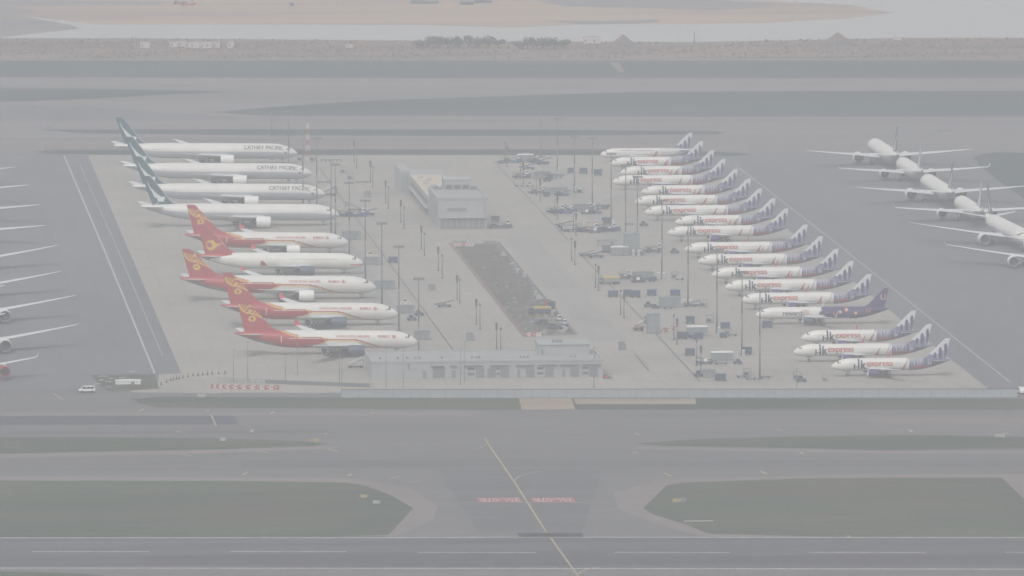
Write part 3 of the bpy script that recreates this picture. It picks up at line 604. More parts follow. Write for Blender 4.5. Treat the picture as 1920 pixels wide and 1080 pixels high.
def f_flame(K, d, z, u, v):
    zt = K['ht']; q = K['L'] - d; x = -(q); y = zt - z     # metres down from the fin tip
    zt0 = zt
    # flame bands: arcs sweeping from the trailing edge down and forward
    for i, (rr, wd_) in enumerate(((3.25, 0.28), (2.65, 0.10), (2.25, 0.10), (1.85, 0.09), (1.45, 0.08))):
        cx, cy = 5.0, 1.0
        e = math.hypot((q - cx) * 0.92, (y - cy))
        if abs(e - rr) < wd_ and y > 1.25 + 0.15 * i and q < 5.2 + 0.2 * i: return GOLD
    if q >= 5.0 and q < 11.5:
        yy = 4.2 + 0.30 * (q - 5.0) + 0.02 * (q - 5) ** 2
        if abs(y - yy) < 0.30 - 0.02 * (q - 5): return GOLD
        if abs(y - (yy - 0.62)) < 0.11 or abs(y - (yy - 1.05)) < 0.09: return GOLD
    if math.hypot(q - 4.9, (y - 2.0)) < 0.45: return (0.6, 0.4, 0.12)
    e = math.hypot((q - 5.7) / 1.15, (y - 6.1))
    if 0.42 < e < 1.05 and not (q < 5.0 and y > 6.0 and e < 0.6): return GOLD
    return RED
def p_bird(K, d, s, z, sd):
    L = K['L']; q = L - d; h = z - K['cz']
    if q < 12.8 and h > 0.2 + (q * 0.20) - 0.6 or (q < 5): return RED
    if K['Rf'] < 0: return RED
    if d < 4.6 and -1.4 < h < -0.9 : return (0.6, 0.22, 0.14)
    if 9 < d < 26 and abs(h - 0.9) < 0.13: return (0.5, 0.49, 0.47)
    return (0.74, 0.73, 0.68) if s > -0.7 else PALE
def f_bird(K, d, z, u, v):
    q = K['L'] - d; y = K['ht'] - z
    e = math.hypot(q - 5.4, y - 7.2); e2 = math.hypot(q - 4.9, y - 7.25)
    if e < 1.75 and e2 > 0.95: return GOLD
    if 6.6 < q < 9.6 and abs(y - (7.3 - (q - 7) * 0.30)) < 0.55 - 0.15 * (q - 6.6): return GOLD
    if u < 0.035 and v > 0.25: return (0.62, 0.35, 0.33)
    return RED
GREEN = (0.020, 0.085, 0.105)
def f_wing(K, d, z, u, v):
    """dark green fin with a white brush stroke shaped like a lifted wing"""
    zt = K['ht']; y = (zt - z) / 10.5; q = K['L'] - d
    if u < 0.05: return (0.35, 0.40, 0.42)
    x = 1 - u
    # stroke: narrow at the top near mid chord, sweeping down and forward
    c = 0.60 - 0.05 * y - 0.0 * u; 
    if 0.22 < y < 0.92:
        t = (y - 0.22) / 0.55
        lo = 0.24 + 0.02 * t; hi = 0.26 + 0.42 * t ** 1.9
        if t <= 1.0 and lo < x < hi * 1.0 + 0.02: return (0.66, 0.68, 0.68)
        if 0.95 < t <= 1.22 and 0.40 - (t - 0.95) * 0.3 < x < 0.86 - (t - 0.95) * 0.9: return (0.66, 0.68, 0.68)
    if y > 0.93 and 0.15 < x < 0.45 and abs(y - (1.0 - 0.12 * (x - .15) / .3)) < 0.02: return (0.5, 0.55, 0.55)
    return GREEN
def f_plain(col): return lambda K, d, z, u, v: col
def f_stripe(K, d, z, u, v): return (0.10, 0.12, 0.16) if (u < 0.2 or u > 0.8) else (0.60, 0.62, 0.63)

def airliner(kind, root_name, pf, pfin, titles=None, cowl='white', lip='metal', slm='white', tailm='wing', fine=True):
    K = KIND[kind]; root = empty(root_name)
    fuselage(K, pf, root, fine); cockpit(K, root)
    A = {}
    A['l'] = wing(K, 1, root, M['wing'], M[slm]); A['r'] = wing(K, -1, root, M['wing'], M[slm])
    b = MB()      # belly fairing between the wings
    x1, x0 = K['gear'] - K['wl'] + 1.0, K['gear'] - K['wl'] - K['wr'] - 1.5; zz = K['cz'] - K['Rf']; Rr = K['Rf']
    vs = []; n = 12
    for i in range(11):
        t = i / 10; x = x0 + (x1 - x0) * t; k = math.sin(math.pi * min(1, max(0, t))) ** 0.45
        for j in range(n): a = math.pi * (1.0 + j / (n - 1)); vs.append((x, math.cos(a) * Rr * 1.04 * (0.75 + 0.25 * k), K['cz'] - Rr * 0.25 + math.sin(a) * (Rr * 0.74 + 0.30 * k)))
    b.add(vs, [(i * n + j, i * n + j + 1, (i + 1) * n + j + 1, (i + 1) * n + j) for i in range(10) for j in range(n - 1)])
    b.obj('belly_fairing', M['wing'], root, smooth=True)
    A['fin'] = fin(K, pfin, root, 30 if fine else 10, 34 if fine else 10)
    for s in (1, -1): stab(K, s, root, M[tailm]); engine(K, s, root, M[cowl], M[lip])
    gear(K, root)
    A['nose'] = (K['gear'], 0, K['cz'] - 0.30 * K['Rf'])
    for t in (titles or []): title(K, t[0], t[1], t[2], root, *t[3:-1], **t[-1])
    return root, K, A
def set_down(o, A, rz, fin_px=None, nose_px=None, tip=None, tip_px=None, pitch=0.0):
    o.rotation_euler = (0, pitch, rz); Rm = Matrix.Rotation(rz, 3, 'Z')
    if tip:
        a = Vector(A[tip]); w_ = Rm @ a; p = G(tip_px[0], tip_px[1], a.z); o.location = (p.x - w_.x, p.y - w_.y, 0.03)
    else:
        a = Vector(A['fin']); fz = a.z + math.sin(pitch) * a.x * -1
        w_ = Rm @ a; p = G(fin_px[0], fin_px[1], fz); y = p.y - w_.y; x = p.x - w_.x
        if nose_px is not None:
            n_ = Vector(A['nose']); wn = Rm @ n_
            lo, hi = -2000, 2000
            for _ in range(50):
                mid = (lo + hi) / 2
                if proj((mid + wn.x, y + wn.y, n_.z))[0] < nose_px: lo = mid
                else: hi = mid
            x = lo
        o.location = (x, y, 0.03)
    return o
PI = math.pi
HK = lambda K: [('lettering', 'H', M['navy'], 1, 6.85, 8.5, -1.25, 0.35, dict(bold=0.10)), ('lettering', 'I', M['navy'], 1, 8.18, 8.5, -1.25, 1.85, dict(bold=0.10)), ('lettering', 'k', M['navy'], 1, 9.1, 10.6, -1.2, 1.45, dict(bold=0.11)),
               ('lettering', 'express', M['salmon'], 1, 10.9, 19.0, -0.9, 0.85, dict(bold=0.09))]
# narrow-body row on the right, noses to the left
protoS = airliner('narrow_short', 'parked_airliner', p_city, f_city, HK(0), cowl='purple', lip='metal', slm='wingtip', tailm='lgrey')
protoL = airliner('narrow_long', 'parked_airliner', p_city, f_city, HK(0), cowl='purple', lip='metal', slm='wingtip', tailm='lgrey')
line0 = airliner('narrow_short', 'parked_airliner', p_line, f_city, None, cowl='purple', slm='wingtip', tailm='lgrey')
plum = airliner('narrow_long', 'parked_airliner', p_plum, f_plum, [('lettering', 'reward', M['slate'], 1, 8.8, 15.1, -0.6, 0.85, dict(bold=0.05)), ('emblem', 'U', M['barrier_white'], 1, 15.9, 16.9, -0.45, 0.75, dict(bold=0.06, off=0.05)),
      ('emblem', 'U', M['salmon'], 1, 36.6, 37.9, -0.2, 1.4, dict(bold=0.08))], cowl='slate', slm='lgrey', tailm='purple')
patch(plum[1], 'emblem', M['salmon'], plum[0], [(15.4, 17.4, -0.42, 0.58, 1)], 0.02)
for root_, K_, A_ in (plum,):     # pale U in an orange ring on the fin, both faces
    for sd_ in (1, -1):
        tv, fs_ = text_mesh('U', 2); vs_ = []
        for u, v in tv: vs_.append((K_['gear'] - (K_['L'] - 2.95 + (u if sd_ > 0 else 1 - u) * 1.5), sd_ * 0.30, 7.9 + v * 1.8))
        mesh_obj('emblem', vs_, [f if sd_ < 0 else f[::-1] for f in fs_], M['barrier_white'], root_)
        vs_ = [(x - 0.02, y - sd_ * 0.012, z) for x, y, z in vs_]; cx_ = sum(v[0] for v in vs_) / len(vs_); cz_ = 8.8
        mesh_obj('emblem', [(cx_ + (x - cx_) * 1.25, y, cz_ + (z - cz_) * 1.18) for x, y, z in vs_], [f if sd_ < 0 else f[::-1] for f in fs_], M['salmon'], root_)
rowR = [  # nose x, fin tip (x, y), long?
 (1125.4, 1299, 249, 'line'), (1143.7, 1318.7, 265, 'S'), (1162.5, 1341.6, 281.7, 'S'), (1148, 1360.4, 298.3, 'L'), (1202, 1384.4, 317, 'S'), (1190, 1408.3, 334.8, 'L'), (1208, 1431, 353.5, 'L'), (1265.6, 1455, 372, 'S'), (1251.7, 1480, 391, 'L'),
 (1283.3, 1516.8, 421, 'L'), (1308.6, 1545.7, 443, 'L'), (1334.4, 1574, 466.7, 'L'), (1359, 1603, 489.5, 'L'), (1388.8, 1636.7, 513.6, 'L'), (1417, 1671, 540, 'plum'), (1502, 1721, 582.3, 'S'), (1487.5, 1751, 607.5, 'L'), (1559, 1785.5, 634, 'S')]
labR = {0: 'white jet with thin dark stripes along its side, farthest of its long row', 14: 'jet with dark plum rear body and a pale letter U on its tail',
 15: 'short white skyline-tailed jet parked just in front of the plum-tailed one', 16: 'long white jet, second from the near end of the skyline-tailed row', 17: 'short white skyline-tailed jet nearest the camera, its engine in full view'}
used = set()
for i, (nx, fx, fy, kd) in enumerate(rowR):
    root_, K_, A_ = {'line': line0, 'S': protoS, 'L': protoL, 'plum': plum}[kd]
    o = root_ if kd not in used else copy_tree(root_)
    used.add(kd); set_down(o, A_, PI, (fx, fy), nx)
    size = 'short' if kd == 'S' else 'long'
    if 0 < i < 9: lab = f'{size} white jet with skyline tail, {nth(i - 1)} after the striped one at the far end'
    elif 9 <= i < 14: lab = f'{size} white jet with skyline tail, {nth(13 - i)} one beyond the plum-tailed jet'
    else: lab = labR[i]
    if i == 0: lab = labR[0]
    tag(o, lab, 'airplane', 'narrow-body jets in the long right-hand row')
# wide-body row on the left, noses to the right
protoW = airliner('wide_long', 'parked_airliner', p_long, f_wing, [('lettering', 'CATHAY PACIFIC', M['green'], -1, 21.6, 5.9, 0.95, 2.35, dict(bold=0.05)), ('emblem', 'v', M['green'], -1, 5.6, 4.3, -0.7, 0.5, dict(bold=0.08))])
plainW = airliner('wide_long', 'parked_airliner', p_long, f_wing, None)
rowW = [(205, 220.5, 557.5, 0), (225, 256.5, 584.5, 0), (245, 293.5, 610, 0), (266, 330, 636, 1)]
labW = ['long white jet with green tail, farthest of the four green-tailed ones on the left', 'long white jet with green tail, second from the far end of the left rank', 'long white jet with green tail, standing next beyond the one without lettering', 'long white jet with green tail and no lettering, right behind a red tail']
for i, (fx, fy, nx, pl) in enumerate(rowW):
    r_, K_, A_ = plainW if pl else protoW
    o = r_ if (pl or i == 0) else copy_tree(r_)
    set_down(o, A_, 0, (fx, fy), nx, pitch=R(0.75)); tag(o, labW[i], 'airplane', 'wide-body jets in the left-hand rank')
FT = lambda K: [('lettering', 'HONG KONG AIRLINES', M['red'], -1, 26.2, 15.6, 0.85, 1.55, dict(bold=0.02)), ('lettering', '香港航空', M['red'], -1, 13.0, 9.1, 0.75, 1.65, dict(bold=0.02)), ('emblem', '✽', M['red'], -1, 8.5, 7.1, 0.6, 1.75, dict(bold=0.05))]
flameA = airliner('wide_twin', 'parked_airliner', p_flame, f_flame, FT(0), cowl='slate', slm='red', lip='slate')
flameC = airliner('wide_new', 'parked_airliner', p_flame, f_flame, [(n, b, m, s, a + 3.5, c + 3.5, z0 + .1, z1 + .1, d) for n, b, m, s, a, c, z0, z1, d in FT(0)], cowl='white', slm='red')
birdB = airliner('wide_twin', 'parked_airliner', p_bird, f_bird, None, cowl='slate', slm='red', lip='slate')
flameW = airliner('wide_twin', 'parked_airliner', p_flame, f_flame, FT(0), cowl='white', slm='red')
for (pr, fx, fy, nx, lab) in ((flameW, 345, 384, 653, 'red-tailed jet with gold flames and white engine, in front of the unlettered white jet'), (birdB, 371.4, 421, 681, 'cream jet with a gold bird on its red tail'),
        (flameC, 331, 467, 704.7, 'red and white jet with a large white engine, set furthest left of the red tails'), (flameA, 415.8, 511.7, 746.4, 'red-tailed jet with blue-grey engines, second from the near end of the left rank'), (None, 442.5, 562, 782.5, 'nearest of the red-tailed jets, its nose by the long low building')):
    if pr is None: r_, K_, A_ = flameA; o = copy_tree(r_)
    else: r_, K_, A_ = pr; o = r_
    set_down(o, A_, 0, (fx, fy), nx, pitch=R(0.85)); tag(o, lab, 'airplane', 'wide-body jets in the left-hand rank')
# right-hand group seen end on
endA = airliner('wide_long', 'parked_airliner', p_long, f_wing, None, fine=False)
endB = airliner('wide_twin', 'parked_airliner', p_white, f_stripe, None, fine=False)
hd = lambda dx, dy: math.atan2(dy, dx)
AWAY = hd(-0.01, 1); TOW = hd(0.05, -1)
for i, (pr, new, x, y, rz, lab) in enumerate(((endA, 0, 1683.5, 237.5, AWAY, 'white jet seen from behind, farthest of those staggered at the right edge'), (endB, 0, 1728.5, 269, AWAY, 'white jet with upturned wingtips seen from behind, second farthest at the right edge'),
        (endA, 1, 1787.5, 304.5, AWAY, 'white jet seen from behind, third from the far end of the staggered group'), (endB, 1, 1842, 341, AWAY, 'white jet seen from behind, its striped tail beside another striped tail'),
        (endA, 1, 1850, 344, TOW, 'large white jet facing the camera at the right edge, dark cockpit windows showing'))):
    r_, K_, A_ = pr; o = copy_tree(r_) if new else r_
    set_down(o, A_, rz, (x, y)); tag(o, lab, 'airplane', 'wide-body jets staggered at the right edge')
endC = airliner('wide_new', 'parked_airliner', p_white, f_stripe, None, fine=False); o = endC[0]; set_down(o, endC[2], R(-90), tip='r', tip_px=(1772, 456)); tag(o, 'jet at the right edge of which only one long wing and an engine show', 'airplane', 'wide-body jets staggered at the right edge')
# left-hand group, mostly beyond the frame edge: wings reach in
farL = [(20, 312, 1, 0), (48, 345, 1, 0), (68, 382, 1, 1), (76, 421, 1, 0)]; nearL = [(101, 457, 0), (106, 506, 1), (133, 551, 0), (138, 605, 1), (71, 667, 1)]
for i, (x, y, a_, k) in enumerate(farL):
    o = copy_tree(endA[0]); set_down(o, endA[2], R(90), tip='r', tip_px=(x, y)); tag(o, f'{nth(i)} thin white wing reaching in from the left edge, counted from the far end', 'airplane', 'jets whose wings reach in at the left edge')
redn = airliner('wide_twin', 'parked_airliner', p_white, f_stripe, None, cowl='red', slm='white', lip='red', fine=False)
K4 = dict(KIND['wide_twin']); K4.update(ey=19.3, ei=24.6, ez=2.9)
for s_ in (1, -1): engine(K4, s_, redn[0], M['red'], M['red'])
for i, (x, y, k) in enumerate(nearL):
    pr = redn if i == 4 else endA; o = redn[0] if i == 4 else copy_tree(pr[0])
    set_down(o, pr[2], R(-90), tip='l', tip_px=(x, y)); tag(o, ['fifth white wing from the far end at the left edge, slanting up', 'sixth white wing from the far end at the left edge, no engine showing', 'slanting white wing at the left edge, a half-hidden engine under it', 'white wing at the left edge with its whole round engine showing', 'nearest wing at the left edge, with a red engine'][i], 'airplane', 'jets whose wings reach in at the left edge')
# ------------------------------------------------------------------ masts and posts
def mast(h, name='floodlight_mast', head=True, wide=3.6):
    r = empty(name); m = MB(); m.tube((0, 0, 0), (0, 0, 0.5), 0.55, 0.5, 12); m.tube((0, 0, 0.5), (0, 0, h * 0.5), 0.30, 0.23, 12); m.tube((0, 0, h * 0.5), (0, 0, h), 0.23, 0.15, 12); m.obj('pole', M['pole'], r, True)
    if head:
        m = MB(); hw = wide / 2; m.box(-hw, hw, -0.12, 0.12, h - 0.25, h - 0.1); m.box(-hw, hw, -0.9, -0.75, h - 0.25, h - 0.1); m.box(-0.1, 0.1, -0.9, 0.9, h - 0.1, h + 0.05); m.box(-hw, hw, 0.75, 0.9, h - 0.25, h - 0.1)
        for x in (-hw + .1, hw - .2): m.box(x, x + 0.1, -0.9, 0.9, h - 0.28, h - 0.2)
        m.obj('head_frame', M['pole'], r)
        n = 6
        for i in range(n):
            m = MB(); x = -hw + 0.3 + (wide - 0.6) * i / (n - 1); m.box(x - 0.24, x + 0.24, -1.25, -0.88, h - 0.72, h - 0.2, ch=0.06); m.box(x - 0.2, x + 0.2, -1.28, -1.252, h - 0.66, h - 0.28, 1); m.obj('floodlight', [M['lamp'], M['grey']], r)
    return r
def at(o, px, py, rz=0.0, h=0): p = G(px, py, h); o.location = (p.x, p.y, max(h, 0.05)); o.rotation_euler = (0, 0, rz); return o
mL = [(541, 340, 28), (568, 385, 28), (594, 396, 28), (629, 453, 28.5), (655, 488, 28), (685, 525, 28), (716, 572, 28), (748, 620, 28), (785, 686, 28)]
mR = [(1045, 322, 21.5), (1077, 358.5, 21.5), (1110.5, 393, 27.5), (1146, 423.7, 27.2), (1173, 452, 28), (1195, 476, 28), (1241, 523, 27.7), (1290, 573, 27.7), (1344, 625, 27.7), (1391, 668, 27.3), (1424.5, 712, 28)]
m28 = mast(28)
for i, (x, y, h) in enumerate(mL):
    o = m28 if i == 0 else copy_tree(m28); at(o, x, y); o.scale = (1, 1, h / 28)
    tag(o, f'tall floodlight mast by the noses of the left rank, {nth(i)} from the far end', 'light mast', 'tall floodlight masts along the left rank')
for i, (x, y, h) in enumerate(mR):
    o = copy_tree(m28); at(o, x, y); o.scale = (1, 1, h / 28)
    tag(o, f'tall floodlight mast by the noses of the right-hand row, {nth(i)} from the far end', 'light mast', 'tall floodlight masts along the right-hand row')
o = mast(28.8, wide=7.6); at(o, 621, 446); tag(o, 'tall floodlight mast with an extra wide head, close to a narrower one', 'light mast', 'tall floodlight masts along the left rank')
for x, y, h, lb in ((509, 300, 19, 'thin bare pole rising behind the farthest green-tailed jet'), (1014, 295, 17.5, 'thin bare pole at the far end of the equipment stands')):
    o = mast(h, 'bare_pole', False); at(o, x, y); tag(o, lb, 'pole')
r = empty('obstruction_tower')     # red and white lattice tower
h0 = 15.5
for k in range(7):
    m = MB(); z0, z1 = k * h0 / 7, (k + 1) * h0 / 7; w0 = 0.75 - 0.05 * k; w1 = w0 - 0.05
    for sx, sy in ((-1, -1), (1, -1), (1, 1), (-1, 1)): m.tube((sx * w0, sy * w0, z0), (sx * w1, sy * w1, z1), 0.12, n=6)
    q = [(-1, -1), (1, -1), (1, 1), (-1, 1), (-1, -1)]
    for (a, b), (c, d) in zip(q, q[1:]): m.tube((a * w0, b * w0, z0), (c * w1, d * w1, z1), 0.08, n=5); m.tube((c * w0, d * w0, z0), (a * w1, b * w1, z1), 0.08, n=5); m.tube((a * w1, b * w1, z1), (c * w1, d * w1, z1), 0.08, n=5)
    m.obj('red_section' if k % 2 else 'white_section', M['barrier_red'] if k % 2 else M['barrier_white'], r)
at(r, 577, 304); tag(r, 'slender red and white banded lattice tower beyond the left rank', 'tower')
def post(h, head):
    r = empty('guidance_post'); m = MB(); m.tube((0, 0, 0), (0, 0, 0.25), 0.45, n=10); m.tube((0, 0, 0.25), (0, 0, h), 0.17, 0.13, 10); m.obj('post', M['pole'], r, True)
    m = MB()
    if head: m.prism([(-0.42, h - 0.2), (-0.30, h - 2.1), (0.25, h - 2.3), (0.40, h - 0.6), (0.35, h + 0.35), (-0.3, h + 0.45)], -0.45, -0.13)
    else: m.box(-0.28, 0.28, -0.4, -0.13, h - 0.5, h + 0.2, ch=0.08)
    m.obj('signal_head', M['lamp'], r); return r
pH = post(8.2, True); pN = post(8.2, False); first = {1: True, 0: True}
pairsL = [(664, 304, 669, 316), (694.5, 342, 699, 352), (723, 381, 728, 391), (751.6, 418, 757.7, 430), (790, 468, 795.6, 480), (821.7, 508, 829, 522), (857, 563, 862, 569), (893, 609, 900, 617), (931, 655, 939, 663)]
pairsR = [(950.5, 313, 946.5, 305), (981, 345, 976, 336), (1012.7, 377, 1005.6, 366), (1045, 411, 1040, 404), (1080, 443, 1075, 435), (1078, 497, 1071.7, 490), (1122, 545, 1116.5, 540), (1170, 597, 1163.7, 590), (1269.4, 646, 1263.5, 638), (1314, 699, 1306, 686)]
for side, prs in (('left', pairsL), ('right', pairsR)):
    for i, (a, b, c, d) in enumerate(prs):
        for hd_, x, y, w_ in ((1, a, b, 'dark heavy-headed'), (0, c, d, 'thin small-headed')):
            src = pH if hd_ else pN; o = src if first[hd_] else copy_tree(src); first[hd_] = False; at(o, x, y)
            tag(o, f'{w_} post of the {nth(i)} pair from the far end, {side} of the central strip', 'signal post', f'paired guidance posts {side} of the central strip')
lp = empty('lamp_post'); m = MB(); m.tube((0, 0, 0), (0, 0, 0.3), 0.22, n=8); m.tube((0, 0, 0.3), (0, 0, 12), 0.10, 0.07, 8); m.obj('pole', M['pole'], lp, True); m = MB(); m.box(-0.1, 0.5, -0.12, 0.12, 11.95, 12.12, ch=0.04); m.obj('lamp_head', M['lamp'], lp)
for i, (x, y0, y1) in enumerate(((438, 655, 716), (464.5, 641, 714), (535, 664, 716), (557.5, 640, 702), (636, 655, 719), (641, 672, 720), (724, 650, 725), (756, 656, 726), (863.7, 653, 722), (870.5, 641, 717), (1113.7, 651, 727), (1494, 690, 735))):
    o = lp if i == 0 else copy_tree(lp); at(o, x, y1); o.scale = (1, 1, (y1 - y0) / (sc_at(x, y1) * 12)); tag(o, f'thin lamp post near the boundary wall, {nth(i)} from the left', 'lamp post', 'thin lamp posts by the boundary wall')

# ------------------------------------------------------------------ terminal block
def wpos(px, py): p = G(px, py); return p.x, p.y
b0 = empty('operations_block'); bx, by = wpos(820.7, 430); b0.location = (bx, by, 0); W = 18.3; D1, D2, D3 = 45.0, 139.0, 172.0; h1, h2, h3 = 11.3, 7.4, 9.2
m = MB(); m.box(0, W, 0, D1, 0, h1 - 0.3); m.obj('main_hall', M['wall'], b0)
m = MB()
m.box(-0.25, W + 0.25, -0.25, 0.35, h1 - 0.3, h1 + 0.55); m.box(-0.25, W + 0.25, D1 - 0.35, D1 + 0.25, h1 - 0.3, h1 + 0.55); m.box(-0.25, 0.35, 0.35, D1 - 0.35, h1 - 0.3, h1 + 0.55); m.box(W - 0.35, W + 0.25, 0.35, D1 - 0.35, h1 - 0.3, h1 + 0.55); m.obj('parapet', M['wall'], b0)
m = MB(); m.box(0.36, W - 0.36, 0.36, D1 - 0.36, h1 - 0.3, h1 - 0.05); m.obj('roof', M['roofc'], b0)
m = MB(); m.box(0.8, W - 0.8, -0.12, 0, 0.1, 3.9); m.obj('arcade', M['recess'], b0)
for k in range(9): m = MB(); x = 0.9 + k * (W - 1.8) / 8; m.box(x - 0.11, x + 0.11, -0.4, -0.125, 0, 4.1); m.obj('column', M['wall'], b0)
m = MB(); m.box(0.2, W - 0.2, -0.9, -0.03, 4.1, 4.35); m.obj('canopy', M['lgrey'], b0)
m = MB(); m.box(3.6, 10.4, -0.28, -0.02, 6.9, 7.85); m.obj('name_panel', M['recess'], b0)
m = MB(); m.box(8.9, 12.4, -0.2, -0.125, 0.2, 2.9); m.obj('entrance_door', M['door'], b0)
m = MB(); m.tube((W - 0.9, -0.12, 0.3), (W - 0.9, -0.12, h1 - 0.8), 0.1, n=6); m.obj('downpipe', M['recess'], b0)
for k in range(5): m = MB(); y = 2 + k * 8.4; m.box(-0.08, 0, y, y + 4.6, 1.0, 8.4); f_ = m.obj('window', M['louvre'], b0); m = MB(); [m.box(-0.14, -0.08, y + 1.1 * j, y + 1.1 * j + 0.14, 1.0, 8.4) for j in range(5)]; m.obj('mullion', M['lgrey'], f_)
m = MB(); m.box(0.3, W * 0.62, D1 + 0.26, D2, 0, h2); m.obj('rear_wing', M['wall'], b0)
m = MB(); m.box(0.1, W * 0.62 + 0.2, D1 + 0.5, D2 - 0.2, h2, h2 + 0.3); m.obj('wing_roof', M['beige'], b0)
m = MB(); m.box(0.22, 0.3, D1 + 6, D2 - 6, 4.3, 5.4); m.obj('window_band', M['louvre'], b0)
m = MB(); m.box(0.22, 0.3, D1 + 4, D2 - 4, 1.0, 2.6); m.obj('window_band', M['louvre'], b0)
m = MB(); m.box(-1.0, 0.1, D1 + 1, D2 - 1, 3.2, 3.45); m.obj('side_canopy', M['lgrey'], b0)
m = MB(); m.box(-3.6, 0.0, D2 + 0.1, D2 + 32, 0, h3); m.obj('stair_tower', M['wall'], b0)
m = MB(); m.box(0.05, W * 0.95, D3 + 0.2, D3 + 34, 0, 3.6); m.obj('end_hall', M['roofc'], b0)
m = MB(); [m.box(-3.3 + k * 0.8, -3.0 + k * 0.8, D2 + 0.04, D2 + 0.09, 0.8, h3 - 1) for k in range(4)]; m.obj('fin_screen', M['recess'], b0)
m = MB(); m.box(W * 0.62 + 0.25, W, D1 + 0.26, D1 + 16, 0, h2 - 0.4); m.obj('plant_annex', M['wall'], b0)
m = MB(); m.box(5.2, 15.0, D1 - 11, D1 - 1, h1 - 0.04, h1 + 3.9); ph = m.obj('plant_room', M['wall'], b0)
m = MB(); m.box(5.0, 15.2, D1 - 11.2, D1 - 0.8, h1 + 3.9, h1 + 4.1); m.obj('plant_roof', M['lgrey'], ph)
for k in range(3): m = MB(); m.box(5.7 + k * 3.1, 8.1 + k * 3.1, D1 - 11.12, D1 - 11.0, h1 + 0.5, h1 + 2.0); m.obj('louvre', M['louvre'], ph)
for x, y, s in ((1.6, D1 - 6, 1.2), (3.2, D1 - 8, 0.9), (16.2, D1 - 7, 1.0)): m = MB(); m.box(x, x + s * 1.3, y, y + 2, h1 - 0.04, h1 + s, ch=0.1); m.obj('roof_unit', M['grey'], b0)
for k in range(10): m = MB(); y = D1 + 6 + k * 8; m.box(2.2 + (k % 3) * 1.3, 4.0 + (k % 3) * 1.3, y, y + 2.2, h2 + 0.3, h2 + 1.0, ch=0.1); m.obj('roof_unit', M['lgrey'], b0)
m = MB(); m.tube((5.4, D1 + 3, h2), (5.4, D1 + 3, h2 + 8), 0.08, n=6); m.obj('aerial', M['pole'], b0)
tag(b0, 'pale grey block with a sign panel, rooftop plant room and long rear wing', 'building')
# long low building by the boundary wall
b1 = empty('service_building'); bx, by = wpos(697, 710.5); b1.location = (bx, by, 0); W = (wpos(1134, 710.5)[0] - bx); Hb = 5.0; Db = 28.0
m = MB(); m.box(0, W, 0, Db, 0, Hb); m.obj('wall', M['wall'], b1)
m = MB(); m.box(-0.2, W + 0.2, -0.2, 0.3, Hb, Hb + 0.55); m.box(-0.2, 0.3, 0.3, Db, Hb, Hb + 0.55); m.box(W - 0.3, W + 0.2, 0.3, Db, Hb, Hb + 0.55); m.box(0.3, W - 0.3, Db - 0.4, Db, Hb, Hb + 0.55); m.obj('parapet', M['wall'], b1)
m = MB(); m.box(0.31, W - 0.31, 0.31, Db - 0.41, Hb, Hb + 0.12); m.obj('roof', M['roofc'], b1)
k_ = W / 1615.0; X = lambda q: (q - 135) * k_
for a, c, z0, z1 in ((562, 645, 0.1, 3.6), (862, 922, 0.1, 2.9), (942, 1000, 0.1, 2.9), (1030, 1092, 0.1, 2.9), (1212, 1272, 0.1, 2.9), (1345, 1405, 0.1, 2.9), (1522, 1585, 0.1, 2.9), (1655, 1715, 0.1, 2.9)):
    m = MB(); m.box(X(a), X(c), -0.06, 0, z0, z1); d_ = m.obj('roller_door', M['door'], b1); m = MB(); [m.box(X(a) + 0.1, X(c) - 0.1, -0.085, -0.06, z0 + 0.3 + 0.42 * j, z0 + 0.36 + 0.42 * j) for j in range(int((z1 - z0 - .3) / 0.42))]; m.obj('slat_ribs', M['recess'], d_)
for a, c in ((805, 852), (1005, 1026), (1290, 1335), (1606, 1648)):
    for z0, z1 in ((0.9, 1.6), (2.5, 3.1)): m = MB(); m.box(X(a), X(c), -0.07, 0, z0, z1); m.obj('louvre', M['louvre'], b1)
for a, c in ((695, 720), (1150, 1172), (1465, 1486), (490, 516)): m = MB(); m.box(X(a), X(c), -0.07, 0, 0.1, 2.4); m.obj('door', M['recess'], b1)
for a, c in ((775, 910), (960, 1095), (1135, 1268), (1293, 1425), (1445, 1580), (1604, 1736), (545, 640), (682, 730)): m = MB(); m.box(X(a), X(c), -0.75, -0.02, 3.85, 4.0); m.obj('door_canopy', M['recess'], b1)
m = MB(); m.box(X(385), X(400), -0.08, 0, 2.8, 4.6); m.box(X(390), X(480), -0.08, 0, 2.7, 2.8); m.obj('wall_pipe', M['recess'], b1)
for a in (205, 330, 395, 455, 482, 640, 850, 880, 902, 1192, 1215, 1242, 1545, 1572, 1710): m = MB(); m.tube((X(a), 9, Hb + 0.1), (X(a), 9, Hb + 0.75), 0.28, n=10); m.tube((X(a), 9, Hb + 0.75), (X(a), 9, Hb + 0.9), 0.42, 0.3, n=10); m.obj('roof_vent', M['grey'], b1)
m = MB(); m.box(X(1335), X(1690), 16, 30, Hb + 0.12, Hb + 3.3); u_ = m.obj('upper_storey', M['wall'], b1)
m = MB(); m.box(X(1335) - 0.2, X(1690) + 0.2, 15.7, 30.3, Hb + 3.3, Hb + 3.6); m.obj('upper_roof', M['wall'], u_)
m = MB(); m.box(X(1350), X(1366), 15.92, 16, Hb + 0.2, Hb + 2.1); m.obj('door', M['recess'], u_)
m = MB(); m.box(X(1440), X(1510), 20, 23, Hb + 3.6, Hb + 4.5, ch=0.1); m.obj('roof_unit', M['grey'], u_)
tag(b1, 'long low pale grey building with roller doors, close to the boundary wall', 'building')

